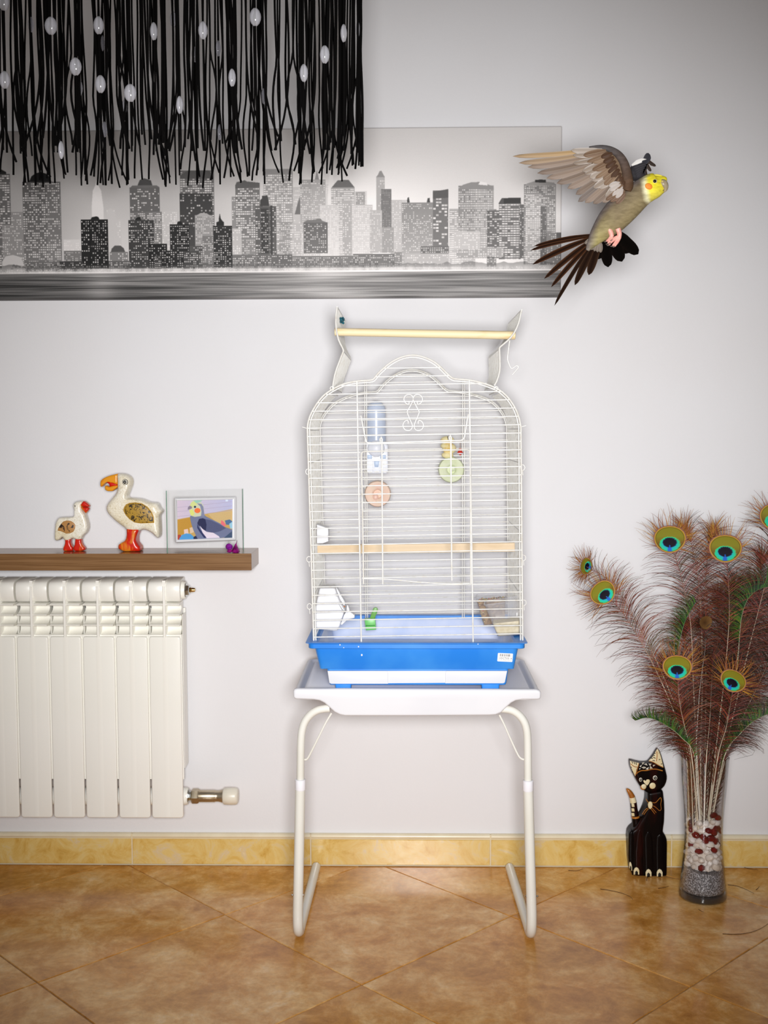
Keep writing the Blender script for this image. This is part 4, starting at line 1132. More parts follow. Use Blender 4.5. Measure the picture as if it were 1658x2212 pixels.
for poly in me.polygons:
    for li in poly.loop_indices: uv.data[li].uv = uvs[me.loops[li].vertex_index % 4]
me.materials.append(print_mat('cockatiel_photo_print', photo_im, 0.35))
tag(link('photo_print', me, pf), 'photograph of a grey cockatiel with yellow face')
# purple faceted ornament
orn = thing('crystal_ornament', 'small faceted purple crystal ornament at the right end of the shelf', 'ornament', tuple(W(502, 1194, -0.118)))
pur = mat('purple_crystal', rgb(150, 20, 120), 0.08, col2=rgb(84, 6, 70), nscale=120, coat=0.6)
yo = -0.118; po = mpp(yo)
mb = MB(); c = W(509, 1186.5, yo)
prof = [(0.2, 12), (2, 9.5), (5, 4), (8.2, -1), (9.2, -5), (8, -8), (4, -8.8)]
c.z = SHZ+8.8*po
mb.lathe([(r*po, h*po) for r, h in prof], c, 9, 'z', None, True, True); obj('body', mb, pur, orn, False)
mb = MB(); mb.tube([c+Vector((0.001, 0, 0.010)), c+Vector((0.0025, 0, 0.016)), c+Vector((0.003, 0, 0.021))], [0.0012, 0.0009, 0.0005], 6); obj('tail', mb, pur, orn)
mb = MB(); c2 = W(494.5, 1181, yo-0.004); mb.ball(c2, 8*po, 7*po, 7.5*po, 9, 6); obj('head', mb, mat('violet_crystal', rgb(150, 30, 160), 0.06, col2=rgb(96, 14, 120), nscale=120, coat=0.6), orn, False)
mb = MB(); mb.ball(c2+Vector((0.001, -0.002, -0.0095)), 6*po, 5*po, 4.5*po, 8, 5); obj('foot', mb, pur, orn, False)
mb = MB(); mb.tube([c2+Vector((0.0022*math.cos(t), 0, 0.0105+0.0022*math.sin(t))) for t in np.linspace(0, 2*PI, 10)[:-1]], 0.0005, 6, closed=True); obj('loop', mb, steel, orn)

# ------------------------------------------------------------------ skyline canvas
# painted here in the canvas's own sheet: 1480 x 400 units, one unit about 1.13 mm
KX = 1.5; CW, CH = int(1480*KX), int(372*KX)
gx, gy = grid(CW, CH); gx = gx/KX-268; gy = gy/KX+272      # sheet coordinates
sky = 150+62*np.clip((gx+100)/1000, 0, 1)+ (gy-272)/300*34
glow = 46*np.exp(-((gx-760)/200)**2-((gy-480)/110)**2)+22*np.exp(-((gx-230)/90)**2-((gy-520)/120)**2)
IMG = (sky+glow).astype(np.float32)
r2 = np.random.default_rng(11)
def bld(x0, y0, x1, y1, tone, lit, dens=0.5, cw=4.2, chh=5.0, grad=0.0, fill=0.62, side=None):
    """block with rows of lit windows"""
    ix0, ix1 = int(max(0, (x0+268)*KX)), int(min(CW, (x1+268)*KX)); iy0, iy1 = int(max(0, (y0-272)*KX)), int(min(CH, (y1-272)*KX))
    if ix1 <= ix0 or iy1 <= iy0: return
    sx = gx[iy0:iy1, ix0:ix1]; sy = gy[iy0:iy1, ix0:ix1]
    v = tone+grad*(sy-y0)/max(1, y1-y0)
    v = v+np.where(side is not None and sx > (x0+(x1-x0)*(side or 0.5)), 14, 0)
    cu = (sx-x0-1)/cw; cv = (sy-y0-3)/chh
    iu = np.floor(cu).astype(int); iv = np.floor(cv).astype(int)
    R = r2.random((iv.max()+2, iu.max()+2)); B_ = r2.random((iv.max()+2, iu.max()+2)); row = r2.random(iv.max()+2)*0.5
    litm = (R[iv, iu] < dens+(row[iv]-0.25)*0.7) & (cu-iu < fill) & (cv-iv < 0.55) & (cv > 0) & (sx < x1-1.5)
    v = np.where(litm, v+(lit-v)*(0.6+0.4*B_[iv, iu]), v)
    IMG[iy0:iy1, ix0:ix1] = v
def shp(P, tone, soft=1):
    global IMG
    m_ = blur(pmask(gx, gy, P).astype(np.float32), soft); IMG = IMG*(1-m_)+tone*m_
# far, pale layer
for (x0, y0, x1, t) in ((-200, 430, -150, 150), (-140, 470, -90, 150), (20, 450, 66, 150), (40, 520, 70, 200), (150, 512, 190, 226), (243, 445, 262, 208), (262, 470, 275, 212), (362, 450, 397, 205), (512, 420, 522, 150), (640, 400, 662, 205), (660, 385, 700, 205),
                        (690, 395, 735, 222), (735, 405, 760, 236), (770, 410, 800, 226), (850, 430, 875, 205), (875, 430, 890, 215), (975, 450, 1000, 200), (1055, 452, 1075, 150), (1000, 470, 1030, 200), (590, 470, 625, 220), (545, 500, 590, 218), (415, 500, 450, 200)):
    bld(x0, y0, x1, 578, t, 246, 0.4, 3.6, 4.6)
shp([(212, 578), (212, 440), (215, 405), (221, 392), (224, 380), (227, 392), (233, 405), (237, 440), (240, 578)], 238, 1)
shp([(244, 578), (244, 452), (252, 442), (262, 452), (272, 578)], 212, 1)
shp([(718, 400), (721, 372), (724, 352), (727, 372), (731, 400), (735, 470), (715, 470)], 244, 1)
shp([(646, 460), (657, 420), (660, 460)], 120, 1); shp([(686, 400), (694, 364), (702, 400)], 150, 1)
# mid layer
bld(-260, 400, -190, 575, 84, 210, 0.45); bld(-180, 440, -110, 575, 96, 220, 0.45); bld(-100, 410, -30, 575, 100, 220, 0.5)
bld(-40, 366, 38, 575, 100, 236, 0.62, 5, 5.2, 18, 0.85); shp([(-40, 366), (-20, 347), (-4, 343), (30, 362), (30, 367)], 30, 1)
bld(18, 478, 66, 575, 150, 228, 0.5)
bld(64, 384, 146, 575, 94, 232, 0.62, 4.4, 5.2, 30, 0.7, 0.62); shp([(79, 384), (84, 372), (94, 365), (104, 363), (115, 366), (123, 374), (127, 385)], 14, 1)
bld(66, 560, 200, 582, 110, 230, 0.5, 3.6, 4.0); bld(150, 537, 190, 580, 126, 226, 0.5, 3.4, 4.2)
bld(294, 398, 358, 575, 104, 228, 0.3, 4, 5, 0, 0.7); bld(294, 452, 362, 575, 116, 240, 0.6, 4, 4.6, 20, 0.75, 0.6); shp([(311, 394), (316, 382), (326, 378), (340, 383), (343, 394)], 76, 1); shp([(296, 398), (300, 394), (352, 394), (358, 398)], 110, 1)
bld(402, 362, 475, 578, 110, 244, 0.62, 5.2, 5.0, 10, 0.8); bld(401, 412, 471, 575, 62, 214, 0.18, 4.4, 5.6, 14, 0.75)
shp([(403, 372), (420, 362), (462, 362), (474, 370), (474, 380), (403, 380)], 92, 1)
bld(520, 394, 572, 570, 120, 246, 0.7, 4.6, 5, 20, 0.8); shp([(520, 396), (523, 388), (535, 386), (540, 384), (545, 387), (572, 390), (572, 400), (520, 402)], 100, 1)
bld(580, 360, 643, 570, 160, 248, 0.75, 4.6, 5.0, 20, 0.8); shp([(580, 372), (586, 362), (640, 362), (643, 372)], 150, 1)
bld(658, 384, 684, 570, 172, 244, 0.5, 3.6, 4.6, 30); bld(682, 384, 712, 570, 178, 240, 0.5, 3.6, 4.6, 30)
bld(724, 402, 774, 570, 176, 248, 0.8, 4.4, 4.6, 40, 0.85); shp([(725, 402), (738, 386), (761, 385), (774, 402)], 116, 1)
bld(776, 412, 796, 570, 170, 240, 0.5); bld(748, 430, 768, 570, 186, 246, 0.5); bld(700, 440, 740, 572, 214, 250, 0.6, 4, 4.4, 20); bld(768, 440, 812, 572, 214, 250, 0.6, 4, 4.4, 16)
bld(820, 378, 838, 545, 186, 240, 0.3, 3.6, 6); shp([(820, 380), (824, 374), (827, 367), (831, 366), (835, 374), (838, 380)], 150, 1)
bld(830, 406, 852, 546, 128, 176, 0.5, 3.2, 4.6, 8, 0.5); bld(806, 452, 832, 546, 196, 240, 0.4, 3.6, 4.4); bld(832, 490, 857, 546, 172, 230, 0.3, 3.4, 4.6)
bld(874, 436, 940, 575, 150, 244, 0.45, 3.8, 4.2, 40); shp([(885, 436), (886, 426), (889, 424), (891, 436)], 80, 1); shp([(927, 436), (929, 427), (933, 426), (934, 436)], 80, 1)
bld(940, 410, 973, 535, 120, 250, 0.42, 6, 7, 10, 0.8); shp([(940, 428), (940, 413), (973, 407), (973, 426)], 96, 1)
bld(914, 532, 974, 556, 120, 246, 0.8, 4.6, 4.6); bld(880, 548, 974, 578, 196, 246, 0.4)
bld(975, 452, 1000, 575, 176, 248, 0.8, 5, 4.6, 30, 0.9); bld(998, 458, 1016, 500, 132, 170, 0.5)
bld(994, 400, 1069, 560, 144, 246, 0.85, 3.6, 5, 24, 0.6, 0.46); shp([(994, 406), (1004, 398), (1020, 393), (1040, 392), (1068, 402), (1069, 410)], 150, 1); shp([(1036, 398), (1040, 391), (1054, 394), (1056, 400)], 244, 1)
bld(1055, 455, 1082, 560, 110, 246, 0.55, 5, 4.8, 10, 0.8)
bld(1080, 438, 1127, 562, 118, 250, 0.75, 6, 5.2, 6, 0.85); shp([(1079, 440), (1086, 428), (1126, 427), (1126, 439)], 62, 1); shp([(1079, 440), (1086, 428), (1090, 428), (1090, 440)], 90, 1)
bld(1124, 442, 1134, 560, 110, 230, 0.5)
bld(1133, 398, 1200, 575, 138, 240, 0.62, 4.4, 4.4, 10, 0.8, 0.58); shp([(1133, 402), (1140, 396), (1160, 390), (1196, 395), (1200, 402)], 170, 1); shp([(1156, 394), (1156, 389), (1168, 388), (1179, 389), (1179, 395)], 66, 1)
bld(1136, 418, 1170, 575, 176, 248, 0.75, 4.6, 4.2, 10, 0.85); bld(1168, 446, 1181, 575, 116, 200, 0.35); bld(1181, 504, 1212, 575, 148, 236, 0.4); bld(1202, 504, 1213, 516, 104, 120, 0.1)
bld(640, 480, 664, 568, 196, 246, 0.5); bld(612, 476, 636, 566, 160, 244, 0.6, 4, 4.2); bld(660, 500, 700, 570, 214, 248, 0.5)
bld(525, 512, 562, 572, 146, 240, 0.7, 4, 4.6); bld(508, 490, 532, 560, 200, 246, 0.4); bld(990, 536, 1090, 556, 176, 246, 0.6, 5, 5); bld(985, 500, 1040, 540, 206, 248, 0.5)
# near, dark towers
bld(188, 468, 246, 577, 26, 236, 0.5, 4.6, 5, 0, 0.55); shp([(209, 468), (212, 463), (222, 461), (226, 463), (228, 468)], 24, 1); shp([(206, 468), (209, 468), (209, 577), (206, 577)], 16, 1)
shp([(250, 545), (253, 533), (260, 526), (272, 526), (279, 532), (284, 546)], 84, 1); bld(249, 540, 288, 575, 132, 236, 0.5)
bld(290, 470, 345, 577, 60, 238, 0.5, 4.6, 4.8, 0, 0.6); shp([(304, 470), (308, 464), (316, 463), (318, 470)], 30, 1)
bld(333, 523, 372, 577, 24, 238, 0.6, 4.6, 5.2, 0, 0.55); bld(370, 538, 384, 577, 26, 238, 0.6)
bld(379, 480, 420, 577, 34, 238, 0.6, 4.6, 4.8, 0, 0.6); shp([(394, 480), (396, 474), (403, 473), (406, 480)], 22, 1)
bld(433, 460, 471, 577, 158, 238, 0.5, 3.8, 4.4); shp([(433, 462), (446, 455), (458, 456), (470, 464)], 178, 1); bld(420, 528, 456, 577, 84, 236, 0.6, 4, 4.4); bld(448, 506, 472, 577, 128, 232, 0.5, 4, 4.4)
bld(472, 484, 512, 577, 46, 240, 0.62, 4.6, 4.6, 0, 0.6); shp([(479, 484), (479, 476), (484, 474), (484, 468), (486, 456), (488, 468), (492, 474), (495, 476), (495, 484)], 34, 1)
bld(562, 442, 607, 570, 96, 242, 0.55, 5, 4.8, 8, 0.7); shp([(572, 442), (573, 428), (577, 424), (577, 419), (588, 418), (590, 425), (592, 441)], 70, 1); shp([(574, 447), (590, 447), (590, 545), (574, 545)], 66, 2); bld(574, 447, 590, 545, 66, 240, 0.45, 4, 4.8); shp([(594, 440), (599, 440), (599, 560), (594, 560)], 70, 1)
bld(665, 478, 716, 546, 110, 240, 0.5, 4.4, 4.6, 16, 0.6); shp([(665, 478), (672, 473), (690, 472), (694, 470), (702, 470), (704, 474), (714, 478)], 128, 1)
# low embankment houses
for (x0, y0, x1, t) in ((-268, 552, -40, 60), (140, 560, 190, 60), (246, 560, 292, 96), (345, 548, 360, 60), (408, 540, 440, 70), (512, 548, 565, 120), (565, 548, 640, 110), (640, 552, 700, 130), (698, 552, 770, 134), (770, 548, 860, 128), (858, 545, 874, 150)):
    bld(x0, y0, x1, 578, t, 244, 0.6, 3.8, 4.6)
shp([(15, 585), (16, 560), (24, 548), (40, 545), (56, 550), (62, 562), (62, 570), (40, 566), (34, 575), (33, 585)], 206, 1)
# trees, mist of lamps along the quay, river
tr_ = r2.random(CW)
tree_h = 566+6*np.interp(gx[0], np.linspace(-268, 1212, 160), r2.random(160))
m_ = (gy > tree_h[None, :]) & (gy < 584)
IMG = np.where(m_, IMG*0.55+np.interp(gx, [-268, 300, 700, 1212], [40, 50, 90, 76])*0.45, IMG)
mist = np.exp(-((gy-582)/7.5)**2)*np.interp(gx, [-268, 0, 400, 700, 900, 1212], [60, 100, 110, 120, 110, 70])*(0.55+0.9*np.interp(gx, np.linspace(-268, 1212, 220), r2.random(220)))
IMG = IMG+mist*0.62*np.clip((250-IMG)/120, 0, 1)
spark = blur(((r2.random((CH, CW)) > 0.972) & (np.abs(gy-582) < 4)).astype(np.float32), 1); IMG = IMG+np.clip(spark*3, 0, 1)*(250-IMG)
wl = gy > 587.5
n1 = np.interp(np.arange(CH), np.linspace(0, CH, 90), r2.random(90))[:, None]
n2 = r2.random((46, 26)).astype(np.float32); n2 = n2[np.clip(((gy-587)/54*45).astype(int), 0, 45), np.clip(((gx+268)/1480*25).astype(int), 0, 25)]
n2 = blur(n2, 2)
for _ in range(10): n2 = (np.roll(n2, 9, 1)+np.roll(n2, -9, 1)+n2*2+np.roll(n2, 27, 1)+np.roll(n2, -27, 1))/6
river = np.interp(gx, [-268, 0, 350, 600, 800, 950, 1212], [70, 96, 112, 150, 160, 140, 140])+(n2-0.5)*130+(n1-0.5)*34+34*np.exp(-((gx-228)/34)**2)+26*np.exp(-((gx-700)/60)**2)-(gy-588)*0.35
IMG = np.where(wl, river, IMG)
IMG = blur(IMG.astype(np.float32), 1)+(r2.random((CH, CW))-0.5)*5
RGBI = np.stack([IMG*1.0, IMG*0.985, IMG*0.98], -1)/255
sky_im = make_image('skyline_print', RGBI)
cv = thing('canvas_print', 'long black and white canvas print of a city skyline above a river', 'picture', (-0.4, -0.015, 1.41))
yc0 = -0.032
xr_ = W(1212, 460, yc0).x; z1c = W(1212, 272, yc0).z; z0c = W(900, 641.5, yc0).z
xl_ = xr_-1480*mpp(yc0)*1.0
mb = MB(); b_ = 0.002
edge_m = mat('canvas_wrap_grey', rgb(120, 112, 108), 0.7)
mb.box(xl_+0.001, xr_-0.001, yc0+0.004, -0.001, z0c+0.001, z1c-0.001)
obj('stretcher', mb, edge_m, cv, False)
me = bpy.data.meshes.new('printed_canvas')
q_ = 0.0022                                   # canvas rolls over the stretcher at its edges
xs_ = (xl_, xl_+q_, xr_-q_, xr_); zs_ = (z1c, z1c-q_, z0c+q_, z0c)
vs = [(x, yc0+(0.0020 if i in (0, 3) or j in (0, 3) else 0), z) for j, z in enumerate(zs_) for i, x in enumerate(xs_)]
fs = [(j*4+i, (j+1)*4+i, (j+1)*4+i+1, j*4+i+1) for j in range(3) for i in range(3)]
nb_ = len(vs); loopb = [0, 1, 2, 3, 7, 11, 15, 14, 13, 12, 8, 4]
vs += [(vs[k][0], -0.002, vs[k][2]) for k in loopb]
fs += [(loopb[k], loopb[(k+1) % 12], nb_+(k+1) % 12, nb_+k) for k in range(12)]
me.from_pydata(vs, [], fs)
uv = me.uv_layers.new(name='UVMap')
for poly in me.polygons:
    for li in poly.loop_indices:
        v_ = me.vertices[me.loops[li].vertex_index].co
        uv.data[li].uv = ((v_.x-xl_)/(xr_-xl_), (v_.z-z0c)/(z1c-z0c))
me.materials.append(print_mat('skyline_canvas_print', sky_im, 0.55, 0.3))
tag(link('printed_canvas', me, cv), 'printed skyline of lit towers and dark river')

# ------------------------------------------------------------------ black string fringe lamp
lamp = thing('fringe_lamp_shade', 'black string fringe lampshade with clear beads hanging in front of the skyline print', 'lamp', (-0.6, -0.65, 1.585))
black = mat('black_cord', rgb(6, 5, 5), 0.9, spec=0.1)
SX, SY, SR = -0.083-0.130, -0.65, 0.130
zbot = 1.585; ztop_s = 2.02
def stad(u):
    """point on the racetrack outline: u<0 front straight, 0..1 the round end, >1 the back straight"""
    if u < 0: return Vector((SX+u, SY-SR, 0))
    if u <= 1:
        a = -PI/2+PI*u; return Vector((SX+SR*math.cos(a), SY+SR*math.sin(a), 0))
    return Vector((SX-(u-1), SY+SR, 0))
rl = random.Random(21)
strings = MB()
def strand(p, rad, zb_, edge=False):
    n = 26; pts = []
    ph, am = rl.uniform(0, 6.28), rl.uniform(0.0006, 0.0022)
    bx = rl.choice((-1, 1))*rl.uniform(0.004, 0.026) if rl.random() < 0.7 else rl.gauss(0, 0.004); by = rl.gauss(0, 0.008)
    dr = rl.gauss(0, 0.006)
    bow = rl.random() < 0.45
    if edge: bx = -abs(bx)*0.8 if rl.random() < 0.7 else abs(bx)*0.25; dr = -abs(dr)
    for i in range(n):
        t = i/(n-1); k = max(0, (t-0.66)/0.34); k = (math.sqrt(max(0, math.sin(k*PI*0.9)))*0.75-k*k*0.45) if bow else k**1.3
        pts.append(Vector((p.x+am*math.sin(ph+t*9)+dr*t+bx*k*abs(k)*1.15, p.y+0.5*am*math.cos(ph*1.3+t*8)+by*k*k, ztop_s+(zb_-ztop_s)*t)))
    strings.tube(pts, rad, 5)
    return pts
us = []
u = -0.80
while u < 0: us.append(u); u += rl.choice((0.0022, 0.0035, 0.0045, 0.007, 0.011, 0.020))
u = 0.0
while u < 1: us.append(u); u += rl.choice((0.007, 0.012, 0.018, 0.028, 0.045))
u = 1.0
while u < 1.84: us.append(u); u += rl.choice((0.0022, 0.0035, 0.005, 0.008, 0.013, 0.022))
for u in us: strand(stad(u)+Vector((rl.gauss(0, 0.001), rl.gauss(0, 0.004), 0)), rl.uniform(0.00165, 0.0022), zbot+rl.gauss(0, 0.010), 0.2 < u < 0.8)
bead_m = thin_glass('milky_clear_bead', (0.90, 0.90, 0.95, 1), 0.14, 0.36, (0.94, 0.94, 1.0, 1), 0.10)
bead_b = thin_glass('clear_bead_plastic', (0.86, 0.86, 0.88, 1), 0.08, 0.25, (0.75, 0.75, 0.85, 1), 0.05)
bl = [(8, 4, 12, 0), (110, 56, 13.5, 0), (213, 55, 11, 0), (332, 68, 8, 0), (438, 66, 10, 0), (551, 37, 12.5, 0), (742, 72, 7, 0), (163, 144, 13, 0), (217, 182, 11, 0), (281, 201, 13.5, 0), (10, 173, 11.5, 0), (501, 168, 8, 0), (656, 158, 9, 0), (701, 118, 10.5, 0),
      (388, 227, 7.5, 0), (132, 324, 6, 0), (773, 64, 4.5, 2), (647, 108, 7, 1), (420, 118, 6, 1), (374, 42, 7, 1), (67, 54, 6, 1), (226, 280, 6, 1), (172, 190, 6.5, 1), (270, 232, 7, 1), (222, 94, 4, 1), (474, 286, 5, 1), (569, 208, 5, 1), (471, 105, 6, 1)]
beads_me = {}
for px, py, hw, row in bl:
    y = (SY-SR-0.010) if row == 0 else (SY+SR if row == 1 else SY-0.02)
    c = W(px, py, y); m_p = mpp(y); hh_ = (19 if row == 0 else 17)*m_p
    hl = hw*m_p; dp = 13*m_p*(1.0 if hw > 9 else 0.9)
    b = MB()
    prof = [(0.02, 1), (0.35, 0.93), (0.7, 0.68), (0.93, 0.33), (1, 0), (0.93, -0.33), (0.7, -0.68), (0.35, -0.93), (0.02, -1)]
    R_ = []
    for r_, h_ in prof:
        R_.append([(c.x+hl*r_*math.cos(a), c.y+dp*r_*math.sin(a)*0.8, c.z+hh_*h_) for a in np.linspace(0, 2*PI, 17)[:-1]])
    b.rings(R_, True, True)
    obj('bead', b, bead_m if row != 1 else bead_b, lamp)
    n = 11; strings.tube([Vector((c.x+0.001*math.sin(3*t+px), c.y-(dp*0.2 if abs(t) < 0 else 0), ztop_s+(zbot-0.012-ztop_s)*t)) for t in np.linspace(0, 1, n)], 0.0017, 5)
tag(obj('string_fringe', strings, black, lamp), 'hundreds of black hanging cords', None, None, 'stuff')
mb = MB(); P = [stad(u)+Vector((0, 0, ztop_s)) for u in list(np.linspace(-0.82, -0.02, 8))+list(np.linspace(0, 1, 16))+list(np.linspace(1.02, 1.82, 8))]
mb.tube(P, 0.006, 8, closed=True); obj('top_ring', mb, black, lamp)
for u in (-0.5, -0.05):
    mb = MB(); mb.tube([Vector((SX+u, SY, 2.75)), Vector((SX+u, SY, ztop_s))], 0.004, 8); mb.tube([Vector((SX+u, SY-SR, ztop_s)), Vector((SX+u, SY+SR, ztop_s))], 0.004, 8); obj('suspension_rod', mb, black, lamp)
# ------------------------------------------------------------------ black wooden cat
yk = -0.042
catw = mat('black_brown_lacquer', rgb(9, 4, 4), 0.32, col2=rgb(46, 10, 6), nscale=16, lo=0.54, hi=0.72, stretch=(2.2, 2.2, 0.35), spec=0.14)
cream_p = mat('cream_paint', rgb(232, 220, 184), 0.4, col2=rgb(220, 200, 150), nscale=40)
ochre = mat('ochre_paint', rgb(186, 120, 42), 0.35, col2=rgb(150, 86, 26), nscale=30)
blk = mat('black_paint', rgb(10, 8, 8), 0.3)
kitty = thing('cat_figurine', 'tall black painted wooden cat figurine standing on floor beside the glass vase', 'figurine', tuple(W(1395, 1890, yk)))
bp = [(1394, 1706), (1427, 1700), (1429.7, 1723), (1430.8, 1745), (1430, 1767), (1427, 1791), (1432, 1797), (1435.5, 1806), (1436.5, 1817), (1436, 1850), (1435.7, 1884), (1431, 1893), (1405, 1895.5), (1386, 1892), (1371, 1887), (1359, 1878), (1356, 1855), (1354, 1809), (1355, 1796), (1360, 1788), (1368, 1782), (1376, 1768), (1384, 1756), (1390, 1742), (1393.5, 1730), (1394.6, 1718)]
bo = carve('body', outline(bp, yk), yk, 0.026, catw, kitty, 0.0024, 10, r=0.006)
for P in ([(1373, 1800), (1381, 1786), (1387, 1800), (1389, 1830), (1389, 1893), (1370, 1889), (1369, 1840)], [(1389, 1806), (1397, 1792), (1407, 1798), (1411, 1822), (1412, 1895), (1391, 1894), (1390, 1840)], [(1415, 1806), (1424, 1798), (1433, 1806), (1435, 1830), (1435, 1886), (1431, 1893), (1415, 1895), (1414, 1830)],
          [(1357, 1800), (1364, 1792), (1369, 1802), (1369, 1880), (1366, 1882), (1358, 1874), (1356, 1850)]):
    carve('leg', outline(P, yk-0.022), yk-0.0150, 0.012, catw, bo, 0.0018, 10)
allv = [o for o in [bo]+list(c for c in COL.objects if c.parent == bo)]
for o in allv:
    me_ = o.data
    n_ = len(me_.vertices); co = np.empty(n_*3, np.float32); me_.vertices.foreach_get('co', co); co = co.reshape(-1, 3); co[:, 2] = np.maximum(co[:, 2], 0.0005)
    lo_z = co[:, 2].min()
    if o is bo or lo_z < 0.02: co[:, 2] = np.where(co[:, 2] < 0.012, np.maximum(0.0005, co[:, 2]-max(0, lo_z-0.0005)), co[:, 2])
    me_.vertices.foreach_set('co', co.ravel()); me_.update()
def decal(name, P, y, mt, parent, d=0.0016, r=0.0008, n=0):
    b = MB(); b.pillow(outline(P, y, n), y, d, r, 2); return obj(name, b, mt, parent, angle=60)
def stroke(name, P, y, w, mt, parent, n=4):
    b = MB(); b.tube(smooth_path([W(a, c, y) for a, c in P], n), w, 6); return obj(name, b, mt, parent)
for cx_, cy_, w_ in ((1361.5, 1871, 3.0), (1374, 1882, 6.2), (1400, 1886, 6.4), (1424, 1886, 6.4)):
    P = [(cx_-w_, cy_+7), (cx_-w_, cy_-2), (cx_-w_*0.6, cy_-7), (cx_, cy_-9), (cx_+w_*0.6, cy_-7), (cx_+w_, cy_-2), (cx_+w_, cy_+7)]
    if cx_ < 1365: P = [(a, b+(a-cx_)*1.2) for a, b in P]
    nail = decal('toe', P, yk-0.0305, cream_p, kitty, 0.0022, 0.0012)
    P = [(cx_-w_*0.5, cy_+8), (cx_-w_*0.5, cy_+2), (cx_, cy_-1.5), (cx_+w_*0.5, cy_+2), (cx_+w_*0.5, cy_+8)]
    decal('claw', P, yk-0.033, blk, nail, 0.001, 0.0005)
# tail
tp = [(1374, 1784, 9), (1372, 1765, 8.4), (1369, 1748, 7.4), (1367.5, 1733, 7.0), (1365, 1722, 6.4), (1361, 1714, 5.6), (1356, 1707, 4.0), (1352.5, 1703.5, 1.2)]
def seg_(name, sub, mt, parent, k=1.0):
    b = MB(); P = smooth_path([W(a, c, yk-0.006) for a, c, r in sub], 4); R_ = np.interp(np.linspace(0, 1, len(P)), np.linspace(0, 1, len(sub)), [r*mpp(yk)*k for a, c, r in sub])
    b.tube(P, list(R_), 14); return obj(name, b, mt, parent, angle=60)
tail = seg_('tail', tp[:4], catw, kitty)
seg_('tail_band', tp[3:5], cream_p, tail, 1.01); seg_('tail_tip', tp[4:], ochre, tail)
for cy_ in (1740, 1750, 1760): decal('tail_mark', [(1363, cy_-4), (1369, cy_-4), (1370, cy_+3), (1364, cy_+3)], yk-0.0135, cream_p, tail)
seg_('tail_ring', [(1371.5, 1762, 9.0), (1372, 1766, 9.0)], ochre, tail)
# head, tilted, with pointed ears
HS = (1340, 1600, 13.83); yh = yk-0.006
hp = [(255, 565), (330, 572), (450, 605), (600, 638), (700, 640), (810, 630), (860, 570), (970, 430), (1050, 290), (1100, 212), (1140, 270), (1190, 400), (1250, 620), (1310, 830), (1352, 1000), (1352, 1100), (1330, 1200), (1280, 1310), (1200, 1395), (1100, 1450), (1000, 1495), (880, 1520), (790, 1520), (700, 1480), (620, 1400), (530, 1300), (450, 1170), (390, 1050), (330, 930), (285, 820), (258, 700)]
head = carve('head', outline(crop(*HS, hp), yh), yh, 0.019, catw, kitty, 0.0018, 9, r=0.009)
yf_ = yh-0.0185
def hd(name, P, mt, par=None, y=None, d=0.0016): return decal(name, crop(*HS, P), (yf_ if y is None else y), mt, par or head, d, 0.0007)
ear1 = hd('ear_lining', [(278, 600), (550, 670), (470, 850), (430, 1060), (370, 940), (330, 850), (290, 740)], cream_p, y=yf_+0.002, d=0.0028)
ear2 = hd('ear_lining', [(840, 600), (960, 480), (1060, 300), (1100, 240), (1150, 330), (1200, 480), (1270, 780), (1180, 760), (1040, 680), (930, 625)], cream_p, y=yf_+0.002, d=0.0028)
for a, b, c in ((ear1, [(300, 690), (400, 770), (500, 790)], 0), (ear1, [(545, 680), (500, 850), (440, 1040)], 0), (ear2, [(1075, 320), (1085, 450), (1070, 610)], 0), (ear2, [(840, 610), (960, 640), (1120, 730), (1270, 800)], 0)):
    stroke('ear_line', crop(*HS, b), yf_-0.001, 0.0009, ochre, a)
for par, L_ in ((ear1, [((330, 620), (360, 680)), ((390, 630), (420, 700)), ((450, 650), (470, 720)), ((300, 800), (330, 790)), ((330, 930), (370, 940))]), (ear2, [((1000, 370), (1040, 390)), ((970, 430), (1020, 450)), ((970, 490), (1040, 530)), ((890, 520), (960, 530)), ((950, 590), (1020, 600)), ((1140, 570), (1180, 560)), ((1200, 700), (1240, 690))])):
    b = MB()
    for p, q in L_: b.tube([W(*crop(*HS, [p])[0], yf_-0.001), W(*crop(*HS, [q])[0], yf_-0.001)], 0.0009, 5)
    obj('ear_stripes', b, blk, par)
band = stroke('brow_band', crop(*HS, [(460, 1000), (520, 940), (620, 895), (760, 890), (900, 860), (1050, 850), (1250, 900)]), yf_-0.0004, 0.0014, ochre, head)
b = MB()
for P in ([(640, 660), (710, 650), (650, 720)], [(700, 710), (770, 680), (805, 745)], [(830, 690), (920, 690), (880, 760)], [(880, 740), (960, 830), (860, 840)], [(960, 720), (1040, 720), (970, 780)], [(560, 760), (630, 720), (600, 800)], [(690, 770), (770, 800), (690, 840), (620, 800)], [(740, 850), (840, 780), (820, 870)], [(550, 830), (600, 820), (560, 870)]):
    b.pillow(outline(crop(*HS, P), yf_-0.0006), yf_+0.0004, 0.0014, 0.0003, 2)
obj('mosaic', b, mat('pearl_chips', rgb(216, 212, 200), 0.25, col2=rgb(180, 172, 150), nscale=80), head)
m_h = mpp(yf_)/13.83
eye_set(head, W(*crop(*HS, [(592, 1160)])[0], yf_+0.0005), 74*m_h, 0.78, 0.35)
eye_set(head, W(*crop(*HS, [(1022, 1105)])[0], yf_+0.0005), 88*m_h, 0.9, 0.35)
hd('nose', [(668, 1190), (690, 1175), (720, 1180), (745, 1205), (770, 1160), (820, 1150), (860, 1165), (872, 1210), (840, 1280), (785, 1340), (740, 1300), (690, 1245)], cream_p)
